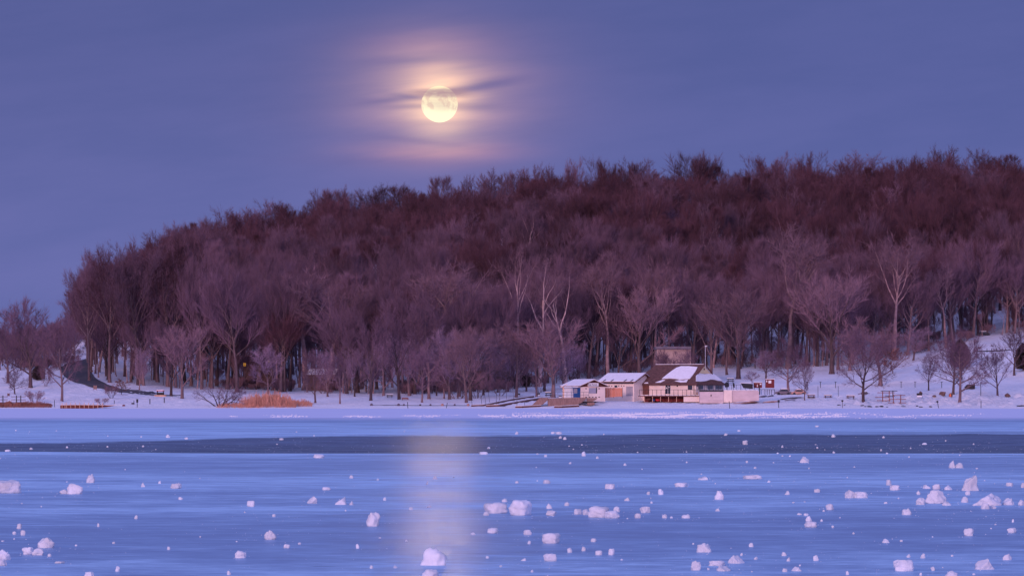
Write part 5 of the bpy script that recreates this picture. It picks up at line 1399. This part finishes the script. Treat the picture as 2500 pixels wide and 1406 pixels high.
NOUN = dict(block='squarish ice block', slab='flat ice slab', lump='irregular ice lump', mound='domed snow lump', wedge='wedge-shaped ice chunk', peak='pointed ice chunk', round='rounded ice lump')
ROWS = [(1112, 'in the dark ice band'), (1150, 'just before the dark ice band'), (1215, 'on the upper middle ice'), (1275, 'on the middle ice'), (1335, 'on the lower ice'), (1500, 'along the bottom edge')]
COLS = [(250, 'at the far left'), (620, 'below the orange reeds'), (900, 'right of the reeds'), (1160, 'in the moon glow'), (1400, 'below the dock ramps'), (1560, 'below the hut'), (1720, 'below the main roof'), (1900, 'below the terrace'), (2100, 'below the picnic tables'), (2300, 'below the timber racks'), (2600, 'at the far right')]
items = []
for s in CHK.split('|'):
    a = s.split(); px, py, w_, h_ = map(float, a[:4]); items.append([px, py, w_, h_, a[4]])
keys = {}
for it in items:
    row_ = 0
    size = 'big' if it[2] > 36 else 'medium' if it[2] > 18 else 'small' if it[2] > 10 else 'tiny'
    row = next(s for l, s in ROWS if it[1] < l); col = next(s for l, s in COLS if it[0] < l)
    it += [size, row, col]; keys.setdefault((size, it[4], row, col), []).append(it)
ORD = ['first', 'second', 'third', 'fourth', 'fifth', 'sixth']
for n_, it in enumerate(items):
    px, py, w_, h_, kind, size, row, col = it
    q = on_ice(px, py); k = keys[(size, kind, row, col)]
    lab = '%s %s %s %s' % (size, NOUN[kind], row, col)
    if len(k) > 1:
        k2 = sorted(k, key=lambda a: a[0]); lab = lab.replace('irregular ', '') + ', %s from left' % ORD[k2.index(it)]
    s = q.y / F
    blob('snow_lump' if kind == 'mound' else 'ice_chunk', q, w_ * s, h_ * s, w_ * s * random.Random(n_).uniform(.6, .9), kind, n_, M['chunk'], lab, 'ice chunk', hi=w_ > 24, ground=.01)
r = random.Random(99)
def sample_ice(n_):
    res = []
    while len(res) < n_:
        py = 1045 + 365 * r.random() ** 1.2; px = r.uniform(-20, 2520)
        d = mn.noise(Vector((px * .004, py * .012, 1))) + 0.25 * (px > 1150) + (0.35 if 1085 < py < 1112 else 0)
        if r.random() < 0.35 + d: res.append((px, py))
    return res
def tiny_row(px, py): return next(s for l, s in ROWS if py < l)
protos = []
for i in range(6):
    o = blob('ice_crumb', (0, 0, 0), 1, 1, 1, ['lump', 'block', 'round'][i % 3], 400 + i, M['chunk'], 'x', 'ice chunk', ground=.02); protos.append(o)
first = set()
for i, (px, py) in enumerate(sample_ice(105)):
    q = on_ice(px, py); s = q.y / F * r.uniform(3.0, 6.0) * (0.8 + (py - 1045) / 700)
    k = i % 6
    o = protos[k] if k not in first else protos[k].copy()
    if k in first: C.objects.link(o)
    first.add(k)
    row = tiny_row(px, py)
    o.location = q; o.scale = (s, s, s * r.uniform(.5, 1)); o.rotation_euler = (0, 0, r.uniform(0, 6.28))
    CR = globals().setdefault('CR', {}); CR.setdefault(row + ' ' + next(s_ for l_, s_ in COLS if px < l_), []).append((px, o)); o['group'] = 'tiny ice crumbs ' + row; o['category'] = 'ice chunk'
for k_, lst in CR.items():
    lst.sort(key=lambda a: a[0])
    for n_, (px, o) in enumerate(lst): o['label'] = 'ice crumb ' + k_ + (', %s from left' % ORDW[min(n_, 19)] if len(lst) > 1 else '')
# dust of crumbs and the crust line far out
def crumbs(name, pts, label):
    v, f = [], []
    base = [(1, 0, 0), (0, 1, 0), (-1, 0, 0), (0, -1, 0), (.3, .2, 1), (-.4, -.1, .8)]
    fc = [(0, 1, 4), (1, 5, 4), (1, 2, 5), (2, 3, 5), (3, 0, 4), (3, 4, 5)]
    for q, sx, sz in pts:
        k = len(v); a = r.uniform(0, 6.28); c, s_ = math.cos(a), math.sin(a)
        for b in base:
            x, y = b[0] * sx * r.uniform(.7, 1.2), b[1] * sx * r.uniform(.7, 1.2)
            v.append((q.x + x * c - y * s_, q.y + x * s_ + y * c, q.z + b[2] * sz * r.uniform(.6, 1.1)))
        f += [tuple(k + j for j in t) for t in fc]
    tag(mesh_obj(name, v, f, M['chunk']), label, 'ice crumbs', kind='stuff')
pts = []
for it in items:
    if it[2] > 18:
        for _ in range(int(it[2] / 5)):
            q = on_ice(it[0] + r.gauss(0, it[2] * .9), min(max(it[1] + r.gauss(0, it[3] * .45), 1045), 1412)); s = q.y / F; pts.append((q, s * r.uniform(.6, 2.2), s * r.uniform(.6, 2.0)))
for px, py in sample_ice(1500):
    q = on_ice(px, py); s = q.y / F; pts.append((q, s * r.uniform(.4, 1.3), s * r.uniform(.4, 1.4)))
for _ in range(900):
    py = r.uniform(1085, 1112); px = r.uniform(0, 2500); 
    if mn.noise(Vector((px * .01, py * .06, 4))) < -.05: continue
    q = on_ice(px, py); s = q.y / F; pts.append((q, s * r.uniform(.3, 1.2), s * r.uniform(.3, 1.0)))
crumbs('ice_dust', pts, 'scattered grains of snow and ice over the lake')
pts = []
for _ in range(9500):
    px = r.choice([r.gauss(1600, 190), r.gauss(1780, 240), r.uniform(560, 2400)]); py = 1014 + r.gauss(0, 3.2) + (px - 1600) * .001
    if px < 1250: py = 1016 + r.gauss(0, 1.4)
    if mn.noise(Vector((px * .012, py * .25, 4))) < -.12 + (0.22 if px < 1250 or px > 2050 else 0): continue
    if not 1003 < py < 1021: continue
    q = on_ice(px, py); s = q.y / F; pts.append((q, s * r.uniform(.6, 2.8), s * r.uniform(.6, 2.4)))
M['chunk'] = M['snowcap']
crumbs('broken_crust', pts, 'line of broken white snow crust far out on the ice')
